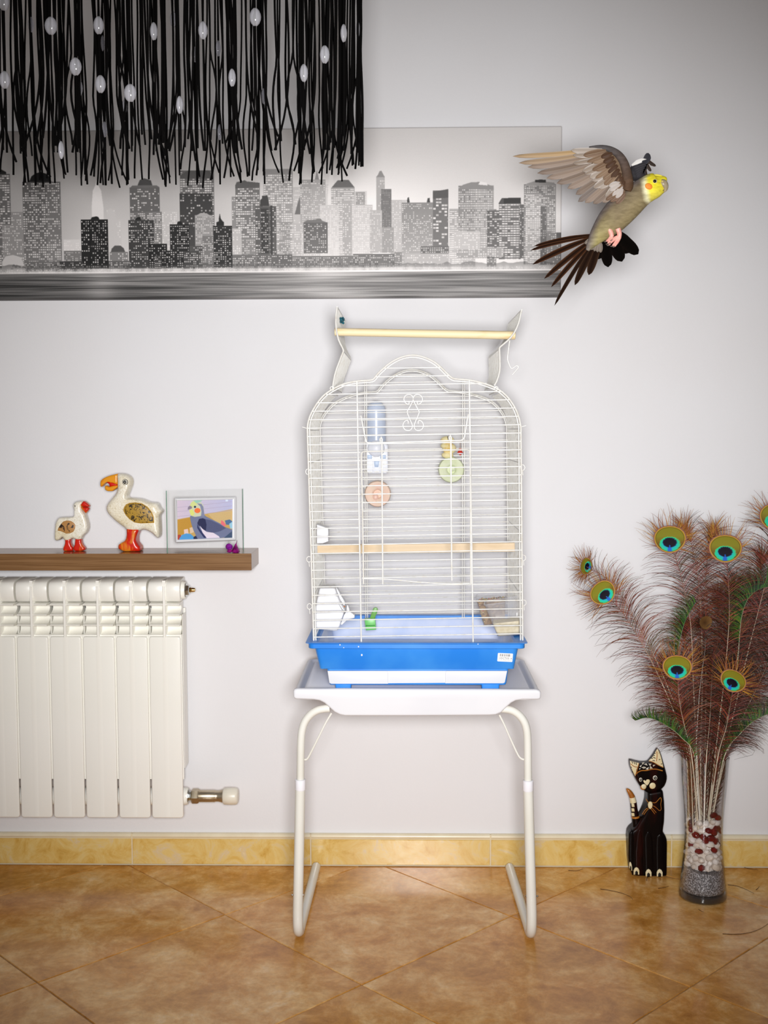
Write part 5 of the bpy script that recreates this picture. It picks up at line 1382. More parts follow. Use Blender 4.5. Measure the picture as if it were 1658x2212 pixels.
for cx_, cy_, rr_ in ((690, 1370, 88), (950, 1345, 108)):
    ck = MB(); ck.ball(W(*crop(*HS, [(cx_-18, cy_+22)])[0], yf_+0.001), rr_*m_h, 0.0022, rr_*m_h*0.95, 18, 10); k_ = obj('cheek', ck, ochre, head)
    ck = MB(); ck.ball(W(*crop(*HS, [(cx_, cy_)])[0], yf_-0.0002), rr_*m_h*0.9, 0.0020, rr_*m_h*0.9, 18, 10); obj('cheek_puff', ck, cream_p, k_)
# painted bow
bow = decal('bow_knot', crop(*HS, [(830, 1840), (880, 1810), (930, 1830), (950, 1900), (930, 2000), (870, 2040), (820, 1990), (810, 1910)]), yk-0.0262, cream_p, kitty, 0.003, 0.0015)
for P in ([(830, 1850), (790, 1800), (755, 1740)], [(945, 1850), (1040, 1850), (1130, 1760), (1190, 1700), (1215, 1780), (1195, 1900), (1210, 2040), (1160, 2090), (1080, 2020), (1000, 1960), (950, 1950)], [(900, 2030), (960, 2110), (1020, 2190)], [(930, 2000), (1000, 2080), (1060, 2150)], [(830, 2030), (760, 2110), (690, 2210)], [(800, 2010), (720, 2080), (640, 2200)]):
    stroke('bow_line', crop(*HS, P), yk-0.0265, 0.0008, ochre, bow)

# ------------------------------------------------------------------ glass vase, sand, pebbles
VX = W(1519, 1800, -0.19).x; VY = -0.19
def vz(py): return W(1519, py, VY).z
pv = mpp(VY)
vglass = thin_glass('clear_vase_glass', (0.965, 0.965, 0.97, 1), 0.035, 0.0, rough=0.015, edge=0.55)
zt_v = vz(1634)
prof_o = [(0.0, 0.0), (0.048, 0.0), (0.0535, 0.002), (0.0552, 0.007), (0.0545, 0.016), (0.0515, 0.040), (0.0490, 0.065), (0.0462, 0.095), (0.0438, 0.125), (0.0432, 0.155), (0.0446, 0.19), (0.0472, 0.225), (0.0508, 0.27), (0.0545, zt_v-0.006), (0.0552, zt_v)]
prof_i = [(0.0536, zt_v), (0.0530, zt_v-0.006), (0.0492, 0.27), (0.0456, 0.225), (0.0430, 0.19), (0.0416, 0.155), (0.0422, 0.125), (0.0446, 0.095), (0.0474, 0.065), (0.0499, 0.040), (0.0515, 0.024), (0.048, 0.019), (0.0, 0.0185)]
def rad_in(z):
    P = [(r, h) for r, h in prof_i][::-1]
    return float(np.interp(z, [h for r, h in P], [r for r, h in P]))
vase = thing('glass_vase', 'tall waisted clear glass vase of sand, pebbles and peacock feathers on the floor', 'vase', (VX, VY, 0))
mb = MB(); mb.lathe([(max(r, 0.0005), h) for r, h in prof_o+prof_i], (VX, VY, 0), 56, 'z', None, True, True)
obj('vase_wall', mb, vglass, vase, angle=80)
mb = MB(); mb.lathe([(0.0005, 0.0012), (0.047, 0.0012), (0.0525, 0.004), (0.0532, 0.009), (0.0515, 0.0165), (0.047, 0.0178), (0.0005, 0.0178)], (VX, VY, 0), 48, 'z', None, True, True)
tag(obj('thick_base', mb, thin_glass('dark_reflection_tint', (0.42, 0.41, 0.42, 1), 0.08, 0.04, (0.5, 0.5, 0.52, 1), 0.03), vase, angle=50), 'thick dark-looking glass base')  # grey tint stands in for dark reflections in the thick clear glass
z_s = vz(1868)
sand_m = mat('glittering_grey_sand', rgb(92, 90, 92), 0.4, col2=rgb(190, 189, 192), nscale=330, ndetail=1, lo=0.46, hi=0.66, bump=0.6, bscale=500)
mb = MB(); R_ = []
for h in (0.0190, 0.022, 0.03, 0.045, 0.06, z_s-0.004): R_.append([(VX+(rad_in(h)-0.0006)*math.cos(a), VY+(rad_in(h)-0.0006)*math.sin(a), h+(0.003*math.sin(a*2+1) if h > 0.07 else 0)) for a in np.linspace(0, 2*PI, 41)[:-1]])
mb.rings(R_, True, True)
tag(obj('sand', mb, sand_m), 'grey glittering sand filling the bottom of the glass vase', 'sand', None, 'stuff')
white_st = mat('white_pebble', rgb(236, 230, 224), 0.4, col2=rgb(220, 206, 190), nscale=18, rand=True)
red_st = mat('dark_red_pebble', rgb(126, 14, 20), 0.18, col2=rgb(84, 6, 12), nscale=30, rand=True)
rp = random.Random(5); peb_me = []
for k in range(4):
    b = MB(); b.ball((0, 0, 0), 0.0098*rp.uniform(0.9, 1.15), 0.0070*rp.uniform(0.85, 1.1), 0.0072*rp.uniform(0.85, 1.1), 10, 7)
    b.v = [(x+0.0006*math.sin(y*700+k), y+0.0006*math.sin(z*900+k*2), z+0.0005*math.sin(x*800)) for x, y, z in b.v]
    peb_me.append([make_mesh('pebble', b, white_st), make_mesh('pebble', b, red_st)])
placed = []
def pebble(p, red, sc=1.0):
    o = link('pebble', rp.choice(peb_me)[1 if red else 0]); o.location = p
    o.rotation_euler = (rp.uniform(-0.6, 0.6), rp.uniform(-0.6, 0.6), rp.uniform(0, 3)); o.scale = (sc,)*3
    tag(o, 'dark red glossy pebble among the white pebbles in the vase' if red else 'small white pebble above the grey sand in the glass vase', 'pebble', 'red pebbles in the vase' if red else 'white pebbles in the vase')
    placed.append(Vector(p))
reds = [(1486, 1775), (1533, 1751), (1545, 1760), (1522, 1784), (1534, 1789), (1541, 1782), (1497, 1797), (1510, 1798), (1516, 1805), (1528, 1801), (1538, 1808), (1502, 1830), (1535, 1827), (1553, 1821), (1506, 1863), (1483, 1788), (1556, 1794), (1481, 1822)]
def front_at(px, py):
    z = vz(py); r = rad_in(z)-0.0095
    x = W(px, py, VY).x-VX; x = max(-r*0.97, min(r*0.97, x))
    return Vector((VX+x*0.985, VY-math.sqrt(max(0, r*r-x*x)), z))
for q in reds: pebble(front_at(*q), True, rp.uniform(0.85, 1.1))
tries = 0; nwhite = 0
z_lo, z_hi = z_s, vz(1766)
while tries < 9000 and nwhite < 190:
    tries += 1
    z = rp.uniform(z_lo, z_hi); rmax = rad_in(z)-0.0098
    a = rp.uniform(PI, 2*PI) if rp.random() < 0.85 else rp.uniform(0, PI)
    rr_ = rmax*(1 if rp.random() < 0.72 else rp.uniform(0.5, 1))
    p = Vector((VX+rr_*math.cos(a), VY+rr_*math.sin(a), z))
    if all((p-q).length > 0.0122 for q in placed): pebble(p, False, rp.uniform(0.8, 1.15)); nwhite += 1
mb = MB(); R_ = []
for h in np.linspace(z_s-0.004, z_hi-0.008, 6): R_.append([(VX+(rad_in(h)*0.66)*math.cos(a), VY+(rad_in(h)*0.66)*math.sin(a), h) for a in np.linspace(0, 2*PI, 21)[:-1]])
mb.rings(R_, True, True)
tag(obj('pebbles', mb, white_st), 'inner heap of white pebbles hidden behind the outer ones in the vase', 'pebbles', None, 'stuff')

# ------------------------------------------------------------------ peacock feathers
rf = random.Random(12)
barb_m = mat('peacock_barb', (1, 1, 1, 1), 0.45, vcol=True, spec=0.2)
eye_m = mat('peacock_eye', (1, 1, 1, 1), 0.6, vcol=True, spec=0.12)
shaft_m = mat('feather_shaft', (1, 1, 1, 1), 0.45, vcol=True)
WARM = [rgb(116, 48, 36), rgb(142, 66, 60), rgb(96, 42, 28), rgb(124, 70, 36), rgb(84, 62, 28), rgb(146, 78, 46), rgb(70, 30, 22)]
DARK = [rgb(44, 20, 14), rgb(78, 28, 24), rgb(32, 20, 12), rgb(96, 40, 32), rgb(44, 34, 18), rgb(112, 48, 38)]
GREENS = [rgb(40, 84, 34), rgb(64, 110, 40), rgb(30, 60, 30), rgb(96, 110, 40), rgb(20, 40, 22)]
GOLD = [rgb(176, 116, 44), rgb(150, 90, 40), rgb(160, 100, 70), rgb(190, 140, 50), rgb(130, 74, 48)]
def lerp_c(a, b, t): return tuple(a[i]*(1-t)+b[i]*t for i in range(4))
def eye_mesh(c, up, nrm, R, kind):
    """round eye spot: shallow dish, coloured rings"""
    side = up.cross(nrm).normalized(); mb = MB()
    rings_, n = 22, 44
    OL = lambda a: 1.0+0.07*math.cos(a)-0.06*math.cos(2*a)-0.03*math.cos(3*a)     # a=0 up
    def colour(x, y, q):
        if kind == 'back':
            return lerp_c(rgb(70, 46, 24), rgb(112, 80, 44), min(1, q))
        ex_, ey_ = x/0.66, (y+0.27)/0.48
        e = math.hypot(ex_, ey_)
        if e < 1:
            kx, ky = x/0.46, (y+0.18)/0.34
            k = math.hypot(kx, ky)
            notch = abs(x)*1.6+(y+0.36)*0.8 < 0.0 and y < -0.2
            if k < 1 and not notch: return rgb(16, 10, 52) if k > 0.8 else rgb(10, 5, 22)
            if notch: return rgb(30, 96, 196)
            return lerp_c(rgb(20, 170, 190), rgb(40, 200, 120), min(1, max(0, (e-0.6)/0.4)))
        if q > 0.93: return rgb(138, 92, 84)
        if q > 0.865: return rgb(196, 158, 40)
        if q > 0.83: return rgb(96, 74, 30)
        return lerp_c(rgb(128, 124, 34), rgb(106, 58, 22), min(1, max(0, (0.25-y)/0.7)))
    P0 = []; P1 = []
    vs = [c-nrm*0.0006]; cs = [colour(0, 0, 0)]; fs = []
    for i in range(1, rings_+1):
        q = i/rings_
        for k in range(n):
            a = 2*PI*k/n; r = R*q*OL(a)
            x, y = q*math.sin(a)*OL(a), q*math.cos(a)*OL(a)
            vs.append(c+side*(-r*math.sin(a))+up*(r*math.cos(a))+nrm*(0.0035*q*q-0.0006)+nrm*0.0005*math.sin(a*24)*q+up*(0.0006*math.sin(a*17)*(q > 0.94)))
            cs.append(colour(-x if False else x, y, q))
    for k in range(n): fs.append((0, 1+k, 1+(k+1) % n))
    for i in range(rings_-1):
        for k in range(n): fs.append((1+i*n+k, 1+(i+1)*n+k, 1+(i+1)*n+(k+1) % n, 1+i*n+(k+1) % n))
    N0 = len(vs); bk = rgb(96, 70, 40)
    vs2 = [v-nrm*0.0012 for v in [vs[0]]+vs[1+(rings_-1)*n:]]
    cs += [bk]*len(vs2); o0 = 1+(rings_-1)*n
    for k in range(n):
        fs.append((N0, N0+1+(k+1) % n, N0+1+k)); fs.append((o0+k, N0+1+k, N0+1+(k+1) % n, o0+(k+1) % n))
    return mb.add(vs+vs2, fs, cs)
def barb(mb, p, t, s, nrm, L, a0, a1, r, col, droop=0.0, curl=0.0, nseg=6):
    pts = [p]; q = Vector(p)
    for i in range(nseg):
        f = (i+0.5)/nseg; a = a0+(a1-a0)*f
        d = t*math.cos(a)+s*math.sin(a)+nrm*curl*f+Vector((0, 0, -droop*f*f))
        q = q+d.normalized()*(L/nseg); pts.append(Vector(q))
    lim = -0.006
    for v in pts:
        v.y = min(v.y, lim)
        if 0 < v.z < zt_v+0.01:
            k = min(1, max(0, (zt_v+0.01-v.z)/0.02)); lim_r = rad_in(v.z)-0.003
            dx, dy = v.x-VX, v.y-VY; r0 = math.hypot(dx, dy)
            if r0 > lim_r: f_ = 1+(lim_r/r0-1)*k; v.x = VX+dx*f_; v.y = VY+dy*f_
    rr_ = [r*(1-0.75*(i/nseg)**1.5) for i in range(nseg+1)]
    c2 = lerp_c(col, rgb(70, 50, 26), 0.35)
    mb.tube(pts, rr_, 3, [lerp_c(col, c2, i/nseg) for i in range(nseg+1)], cap=False)
def feather(label, path, eyeR=0, cols=WARM, face=0.0, kind='eye', t0=0.30, t1=1.0, Lmax=0.075, step=0.0052, side=0, tilt=None, topcols=GOLD, name='peacock_feather', shaft_c=None, barbr=0.00072):
    """path: list of (px, py, y) from the vase up to the eye"""
    P = smooth_path([W(a, b, y) for a, b, y in path], 10)
    root = thing(name, label, 'feather', tuple(P[0]), 'peacock feathers in the glass vase')
    n = len(P); seg = [0.0]
    for i in range(1, n): seg.append(seg[-1]+(P[i]-P[i-1]).length)
    tot = seg[-1]
    c0 = shaft_c or rgb(226, 214, 190)
    sh = MB(); sh.tube(P, [0.0016*(1-0.68*seg[i]/tot) for i in range(n)], 6, [lerp_c(c0, cols[0], min(1, max(0, (seg[i]/tot-0.45)*2.0))) for i in range(n)])
    obj('shaft', sh, shaft_m, root)
    def at(d):
        for i in range(1, n):
            if seg[i] >= d:
                f = (d-seg[i-1])/max(1e-9, seg[i]-seg[i-1]); return P[i-1].lerp(P[i], f), (P[i]-P[i-1]).normalized()
        return P[-1], (P[-1]-P[-2]).normalized()
    tocam = (Vector(CAM)-P[-1]).normalized()
    bb = MB(); d = tot*t0
    while d < tot*t1-eyeR*0.8:
        p, t = at(d); f = (d/tot-t0)/(t1-t0)
        nrm = (tocam-t*tocam.dot(t)).normalized()
        s0 = t.cross(nrm).normalized()
        env = (0.45+0.75*math.sin(min(1, f*1.35)*PI*0.55))*(1.0-0.35*max(0, f-0.75)/0.25)
        for sg in ((-1, 1) if side == 0 else (side,)):
            L = Lmax*env*rf.uniform(0.78, 1.12)
            a0 = math.radians(rf.uniform(30, 48)); a1 = math.radians(rf.uniform(95, 140)-30*f)
            if p.z < zt_v+0.01: L *= 0.5; a0 *= 0.5; a1 = math.radians(rf.uniform(10, 55))
            barb(bb, p, t, s0*sg, nrm, L, a0, a1, barbr*rf.uniform(0.85, 1.25), rf.choice(cols), rf.uniform(0, 0.35), rf.uniform(-0.45, 0.45))
        d += step*(1.3 if p.z > zt_v else 0.75)*rf.uniform(0.7, 1.3)*(1.0-0.35*f)
    p, t = at(tot); nrm = (tocam-t*tocam.dot(t)).normalized()
    if face: nrm = (Matrix.Rotation(face, 3, Vector((0, 0, 1))) @ nrm).normalized()
    s0 = t.cross(nrm).normalized()
    up = t if tilt is None else (Vector((math.sin(tilt), 0, math.cos(tilt)))-nrm*nrm.dot(Vector((math.sin(tilt), 0, math.cos(tilt))))).normalized()
    sd = up.cross(nrm).normalized()
    if kind in ('eye', 'back'):
        for k in range(int(66)):
            a = rf.uniform(-2.5, 2.5)
            q = p+up*(math.cos(a)*eyeR*0.9)+sd*(math.sin(a)*eyeR*0.9)-nrm*0.002
            dv = (up*(math.cos(a)+0.55)+sd*math.sin(a)).normalized(); sv = dv.cross(nrm).normalized()*rf.choice((-1, 1))
            barb(bb, q, dv, sv, nrm, rf.uniform(0.6, 1.25)*Lmax*0.55, 0, math.radians(rf.uniform(5, 45)), barbr*0.95, rf.choice(topcols), rf.uniform(0, 0.15), rf.uniform(-0.3, 0.1), 5)
        e = eye_mesh(p+nrm*0.002, up, nrm, eyeR, kind)
        tag(obj('eye_spot', e, eye_m, root), 'blue and green eye spot' if kind == 'eye' else 'dull brown back of the eye spot')
    elif kind == 'tuft':
        for k in range(80):
            a = rf.gauss(0, 0.42); q = p-t*rf.uniform(0, 0.035)
            dv = (t*math.cos(a)+s0*math.sin(a)).normalized(); sv = s0*(1 if a > 0 else -1)
            barb(bb, q, dv, sv, nrm, rf.uniform(0.02, 0.058), 0, math.radians(rf.uniform(0, 30)), barbr*1.1, rf.choice(topcols), 0.05, rf.uniform(-0.3, 0.2), 5)
    tag(obj('barbs', bb, barb_m, root, smooth=True), None, None, None, 'stuff')
    return root
m_ = mpp(-0.2)
B0 = lambda dx, dy: (1519+dx, 1800, VY+dy)
M0 = lambda px, dy: (px, 1640, VY+dy)
feather('far left small peacock feather, its eye leaning out past the others', [B0(-12, .01), M0(1492, .0), (1440, 1480, -0.18), (1375, 1345, -0.165), (1318, 1258, -0.16), (1264, 1223, -0.16)], 18*m_, WARM, 0.55, 'eye', 0.36, 1, 0.062, 0.0048, tilt=-1.35)
feather('left peacock feather with tilted eye and long arching barbs', [B0(-14, -.01), M0(1487, -.02), (1452, 1530, -0.22), (1402, 1420, -0.23), (1345, 1325, -0.235), (1302, 1281, -0.235)], 27*m_, WARM, 0.0, 'eye', 0.30, 1, 0.086, 0.0052, tilt=-0.75)
feather('tall peacock feather with a large eye at the upper left of the bunch', [B0(-4, .01), M0(1505, .0), (1497, 1480, -0.17), (1490, 1340, -0.16), (1466, 1230, -0.16), (1446, 1166, -0.16)], 33*m_, WARM, 0.0, 'eye', 0.32, 1, 0.082, 0.0048, tilt=0.0)
feather('tall peacock feather with a large upright eye at the top of the bunch', [B0(6, 0), M0(1543, -.01), (1562, 1480, -0.20), (1574, 1340, -0.20), (1572, 1250, -0.20), (1566, 1186, -0.20)], 33*m_, WARM+DARK, 0.0, 'eye', 0.30, 1, 0.082, 0.0048, tilt=0.02)
feather('rightmost peacock feather, its eye cut by the picture edge', [B0(12, .01), M0(1562, .01), (1612, 1420, -0.17), (1652, 1260, -0.16), (1668, 1170, -0.16), (1674, 1118, -0.16)], 32*m_, WARM+DARK, 0.0, 'eye', 0.30, 1, 0.088, 0.0048, tilt=0.1)
feather('low peacock feather with a notched eye in front of the bunch', [B0(-10, -.025), M0(1494, -.04), (1478, 1570, -0.255), (1466, 1510, -0.27), (1462, 1442, -0.275)], 29*m_, WARM, 0.0, 'eye', 0.36, 1, 0.080, 0.0042, tilt=0.0)
feather('low peacock feather with a small tilted eye right of centre', [B0(8, -.02), M0(1549, -.035), (1568, 1570, -0.26), (1577, 1520, -0.27), (1583, 1471, -0.275)], 26*m_, DARK+WARM, -0.2, 'eye', 0.30, 1, 0.078, 0.0042, tilt=0.45)
feather('peacock feather turned to show its dull brown back on a white shaft', [B0(-6, -.02), M0(1503, -.03), (1510, 1500, -0.24), (1522, 1400, -0.25), (1521, 1345, -0.25)], 15*m_, DARK, 0.7, 'back', 0.80, 1, 0.030, 0.005, shaft_c=rgb(240, 236, 226), topcols=DARK)
feather('eyeless peacock plume with a golden brown tuft between the two tall eyes', [B0(-2, .015), M0(1512, .02), (1516, 1480, -0.15), (1512, 1300, -0.14), (1494, 1180, -0.14), (1478, 1140, -0.14)], 0, WARM+DARK, 0, 'tuft', 0.32, 1, 0.07, 0.005)
feather('eyeless golden brown peacock plume leaning right behind the tall eyes', [B0(2, .02), M0(1522, .02), (1524, 1480, -0.14), (1522, 1300, -0.13), (1528, 1190, -0.13), (1541, 1146, -0.13)], 0, WARM+DARK, 0, 'tuft', 0.32, 1, 0.07, 0.005)
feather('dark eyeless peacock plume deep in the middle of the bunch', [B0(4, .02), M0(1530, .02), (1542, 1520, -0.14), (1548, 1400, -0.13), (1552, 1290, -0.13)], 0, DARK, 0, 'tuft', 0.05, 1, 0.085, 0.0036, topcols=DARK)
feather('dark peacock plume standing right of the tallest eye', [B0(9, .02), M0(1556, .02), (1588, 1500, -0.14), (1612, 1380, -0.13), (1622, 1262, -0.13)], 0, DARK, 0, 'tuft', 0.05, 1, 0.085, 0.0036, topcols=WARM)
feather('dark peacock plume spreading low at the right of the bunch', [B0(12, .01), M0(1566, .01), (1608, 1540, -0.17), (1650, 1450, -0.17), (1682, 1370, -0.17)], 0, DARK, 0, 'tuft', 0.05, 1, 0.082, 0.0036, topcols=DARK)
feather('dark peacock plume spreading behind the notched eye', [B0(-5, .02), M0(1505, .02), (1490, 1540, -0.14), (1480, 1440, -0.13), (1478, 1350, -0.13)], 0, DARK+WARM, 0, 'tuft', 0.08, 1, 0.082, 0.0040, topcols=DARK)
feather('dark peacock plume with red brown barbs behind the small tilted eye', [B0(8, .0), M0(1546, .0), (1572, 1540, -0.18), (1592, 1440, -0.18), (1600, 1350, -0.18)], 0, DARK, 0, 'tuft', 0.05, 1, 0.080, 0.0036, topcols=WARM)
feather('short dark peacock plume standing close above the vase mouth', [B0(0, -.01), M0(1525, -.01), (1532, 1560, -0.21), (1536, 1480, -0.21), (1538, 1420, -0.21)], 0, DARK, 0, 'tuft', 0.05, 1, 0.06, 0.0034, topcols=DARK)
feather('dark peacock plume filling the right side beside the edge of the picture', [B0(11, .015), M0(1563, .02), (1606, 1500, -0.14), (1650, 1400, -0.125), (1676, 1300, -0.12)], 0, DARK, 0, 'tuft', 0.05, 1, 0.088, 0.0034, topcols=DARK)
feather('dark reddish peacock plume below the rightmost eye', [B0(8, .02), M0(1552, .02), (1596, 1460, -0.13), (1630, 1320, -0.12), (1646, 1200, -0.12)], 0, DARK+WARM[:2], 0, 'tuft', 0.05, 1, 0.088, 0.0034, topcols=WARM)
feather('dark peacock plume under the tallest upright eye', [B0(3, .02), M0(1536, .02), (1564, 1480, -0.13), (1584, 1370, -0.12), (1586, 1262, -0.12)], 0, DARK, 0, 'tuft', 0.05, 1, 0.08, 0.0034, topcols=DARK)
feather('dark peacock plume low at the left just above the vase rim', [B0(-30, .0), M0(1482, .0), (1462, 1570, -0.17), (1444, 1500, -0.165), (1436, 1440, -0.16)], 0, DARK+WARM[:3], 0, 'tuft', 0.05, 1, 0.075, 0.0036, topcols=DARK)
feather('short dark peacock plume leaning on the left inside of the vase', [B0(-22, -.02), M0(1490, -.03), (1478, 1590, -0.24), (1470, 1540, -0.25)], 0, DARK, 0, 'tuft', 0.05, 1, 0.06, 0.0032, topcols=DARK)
feather('green one-sided peacock sword feather rising left of the middle', [B0(-9, 0), M0(1490, -.01), (1466, 1500, -0.235), (1464, 1410, -0.24), (1478, 1345, -0.24), (1502, 1298, -0.24)], 0, GREENS, 0, 'none', 0.62, 1, 0.036, 0.0015, side=-1, shaft_c=rgb(226, 220, 206), barbr=0.0007)
feather('green peacock sword feather hooking over at lower left above the vase', [B0(-14, -.02), M0(1500, -.035), (1470, 1592, -0.255), (1430, 1562, -0.27), (1398, 1550, -0.27), (1372, 1556, -0.27)], 0, GREENS, 0, 'none', 0.45, 1, 0.026, 0.0011, side=1, barbr=0.0008)
feather('green peacock sword feather bending out at lower right above the vase', [B0(14, -.02), M0(1562, -.02), (1598, 1585, -0.22), (1640, 1550, -0.23), (1700, 1528, -0.23)], 0, GREENS, 0, 'none', 0.42, 1, 0.034, 0.0011, side=-1, barbr=0.0008)
feather('dense green peacock sword feather at upper right edge of the bunch', [B0(10, .0), M0(1556, 0), (1590, 1440, -0.20), (1604, 1320, -0.21), (1640, 1272, -0.215), (1710, 1266, -0.215)], 0, GREENS, 0, 'none', 0.68, 1, 0.046, 0.0009, side=-1, barbr=0.0008)

# loose bits of barb on the floor
for lab, P in (('thin brown barb curving on the tiles between the table and the cat', [(1296, 1920), (1320, 1924), (1345, 1930), (1362, 1938), (1366, 1944)]), ('tiny brown barb by the skirting left of the cat', [(1227, 1880), (1244, 1881), (1258, 1877)]),
               ('brown barb hooked on the floor from the cat to the vase', [(1396, 1902), (1397, 1896), (1406, 1893), (1430, 1893), (1466, 1899)]), ('short brown barb on the floor just left of the vase foot', [(1421, 1919), (1434, 1917), (1444, 1914)]),
               ('brown barb on the floor right of the vase', [(1571, 1911), (1592, 1914), (1612, 1922), (1628, 1930)]), ('short bent barb near the right edge, below the skirting', [(1632, 1922), (1637, 1918), (1639, 1914)]), ('thin barb beside the skirting at the right edge', [(1607, 1874), (1622, 1877), (1636, 1879)]),
               ('long curved barb on the floor at the right edge', [(1560, 2017), (1590, 2018), (1620, 2014), (1645, 2004), (1668, 1988)]), ('tiny barb on the floor in front of the vase', [(1508, 1964), (1514, 1968), (1520, 1970)])):
    b = MB(); P3 = smooth_path([ZP(x, y, 0.0008) for x, y in P], 4); b.tube(P3, [0.0007*(1-0.6*i/len(P3)) for i in range(len(P3))], 5)
    tag(obj('fallen_barb', b, mat('fallen_barb_brown', rgb(74, 44, 20), 0.6)), lab, 'feather scrap', 'fallen feather scraps on the floor')
# ------------------------------------------------------------------ flying cockatiel
yb = -0.66
pb = mpp(yb)
bird = thing('cockatiel', 'grey-brown cockatiel with yellow face and orange cheek flying with wings raised', 'bird', tuple(W(1340, 460, yb)))
def BP(px, py, dy=0.0): return W(px, py, yb+dy)
fm = bpy.data.materials.new('plumage'); fm.use_nodes = True
nt = fm.node_tree; N = nt.nodes; L = nt.links; b_ = N['Principled BSDF']
at_ = N.new('ShaderNodeAttribute'); at_.attribute_name = 'Col'
tc = N.new('ShaderNodeTexCoord'); mp_ = N.new('ShaderNodeMapping'); mp_.inputs['Rotation'].default_value = (0, math.radians(38), 0); mp_.inputs['Scale'].default_value = (1, 1.6, 3.0)
L.new(tc.outputs['Object'], mp_.inputs[0])
nz1 = N.new('ShaderNodeTexNoise'); nz1.inputs['Scale'].default_value = 70; nz1.inputs['Detail'].default_value = 6; L.new(mp_.outputs[0], nz1.inputs['Vector'])
cr_ = N.new('ShaderNodeValToRGB'); cr_.color_ramp.elements[0].position = 0.3; cr_.color_ramp.elements[1].position = 0.7
cr_.color_ramp.elements[0].color = (0.72, 0.70, 0.66, 1); cr_.color_ramp.elements[1].color = (1.12, 1.12, 1.10, 1)
L.new(nz1.outputs['Fac'], cr_.inputs[0])
mx_ = N.new('ShaderNodeMixRGB'); mx_.blend_type = 'MULTIPLY'; mx_.inputs[0].default_value = 1
L.new(at_.outputs['Color'], mx_.inputs[1]); L.new(cr_.outputs[0], mx_.inputs[2]); L.new(mx_.outputs[0], b_.inputs['Base Color'])
b_.inputs['Roughness'].default_value = 0.7; b_.inputs['Specular IOR Level'].default_value = 0.2
bpn = N.new('ShaderNodeBump'); bpn.inputs['Strength'].default_value = 0.35; bpn.inputs['Distance'].default_value = 0.002
L.new(nz1.outputs['Fac'], bpn.inputs['Height']); L.new(bpn.outputs[0], b_.inputs['Normal'])
black_f = mat('black_feather', (1, 1, 1, 1), 0.95, vcol=True, spec=0.03)
feather_mat = mat('flight_feather', (1, 1, 1, 1), 0.55, vcol=True, spec=0.25)

# body: one loft from the tail root to the brow
spine = [(1268, 541, 4), (1273, 532, 8), (1281, 521, 13), (1291, 508, 19), (1303, 495, 25), (1317, 480, 30), (1331, 465, 32.5), (1346, 450, 33), (1361, 436, 32), (1375, 424, 30), (1387, 415, 28.5), (1398, 408, 28), (1408, 402.5, 28), (1416, 399, 26.5), (1423, 396, 22.5), (1428.5, 392, 16.5), (1433.5, 388.5, 10.5), (1438, 386.5, 5.5), (1440, 386, 1.5)]
sp_s = smooth_path([Vector((a, b, c)) for a, b, c in spine], 4)
rings_ = []; cols_ = []; nR = 36
YEL = rgb(246, 232, 58); YEL2 = rgb(238, 226, 104); CRM = rgb(240, 236, 196); GRY = rgb(112, 98, 82); BEL = rgb(156, 142, 104); VENT = rgb(176, 168, 108); GR2 = rgb(120, 112, 106)
for i, v in enumerate(sp_s):
    a = sp_s[max(0, i-1)]; c = sp_s[min(len(sp_s)-1, i+1)]
    d = Vector((c.x-a.x, c.y-a.y)).normalized(); nrm2 = Vector((-d.y, d.x))      # nrm2 points to the belly side (image down-right)
    t = i/(len(sp_s)-1)
    for k in range(nR):
        th = 2*PI*k/nR
        u = math.cos(th); w = math.sin(th)
        px = v.x+nrm2.x*v.z*u; py = v.y+nrm2.y*v.z*u
        p = BP(px, py, -w*v.z*pb*0.92)
        rings_.append(p)
        # colouring by place on the bird
        # face: region ahead of a slanted line across the neck
        f = (px-1386)*0.86+(py-404)*-0.18+max(0, (py-412))*0.22
        belly = (u+1)/2
        base = lerp_c(GRY, BEL, min(1, belly*0.9))
        if px < 1330: base = lerp_c(base, VENT, min(1, max(0, (1330-px)/45))*belly)
        if px < 1292: base = lerp_c(base, GR2, min(1, (1292-px)/22))
        if u < -0.55 and px < 1392: base = lerp_c(base, rgb(120, 110, 108), min(1, (-u-0.55)/0.4))
        cx2 = px-1384-0.16*(py-404)
        if py > 432: cx2 = px-1384-(py-432)*0.9-0.16*28
        if cx2 > 9: col = lerp_c(CRM, lerp_c(YEL, YEL2, min(1, max(0, (py-404)/30))), min(1, (cx2-9)/9))
        elif cx2 > -1: col = lerp_c(base, CRM, (cx2+1)/10)
        else: col = base
        if u < -0.80 and 1380 < px < 1404: col = lerp_c(col, rgb(150, 146, 110), 0.6)
        cols_.append(col)
mb = MB(); n_ = len(sp_s); fs = []
for i in range(n_-1):
    for k in range(nR): fs.append((i*nR+k, i*nR+(k+1) % nR, (i+1)*nR+(k+1) % nR, (i+1)*nR+k))
fs.append(tuple(range(nR-1, -1, -1))); fs.append(tuple((n_-1)*nR+k for k in range(nR)))
mb.add(rings_, fs, cols_)
body = obj('body', mb, fm, bird, angle=80)
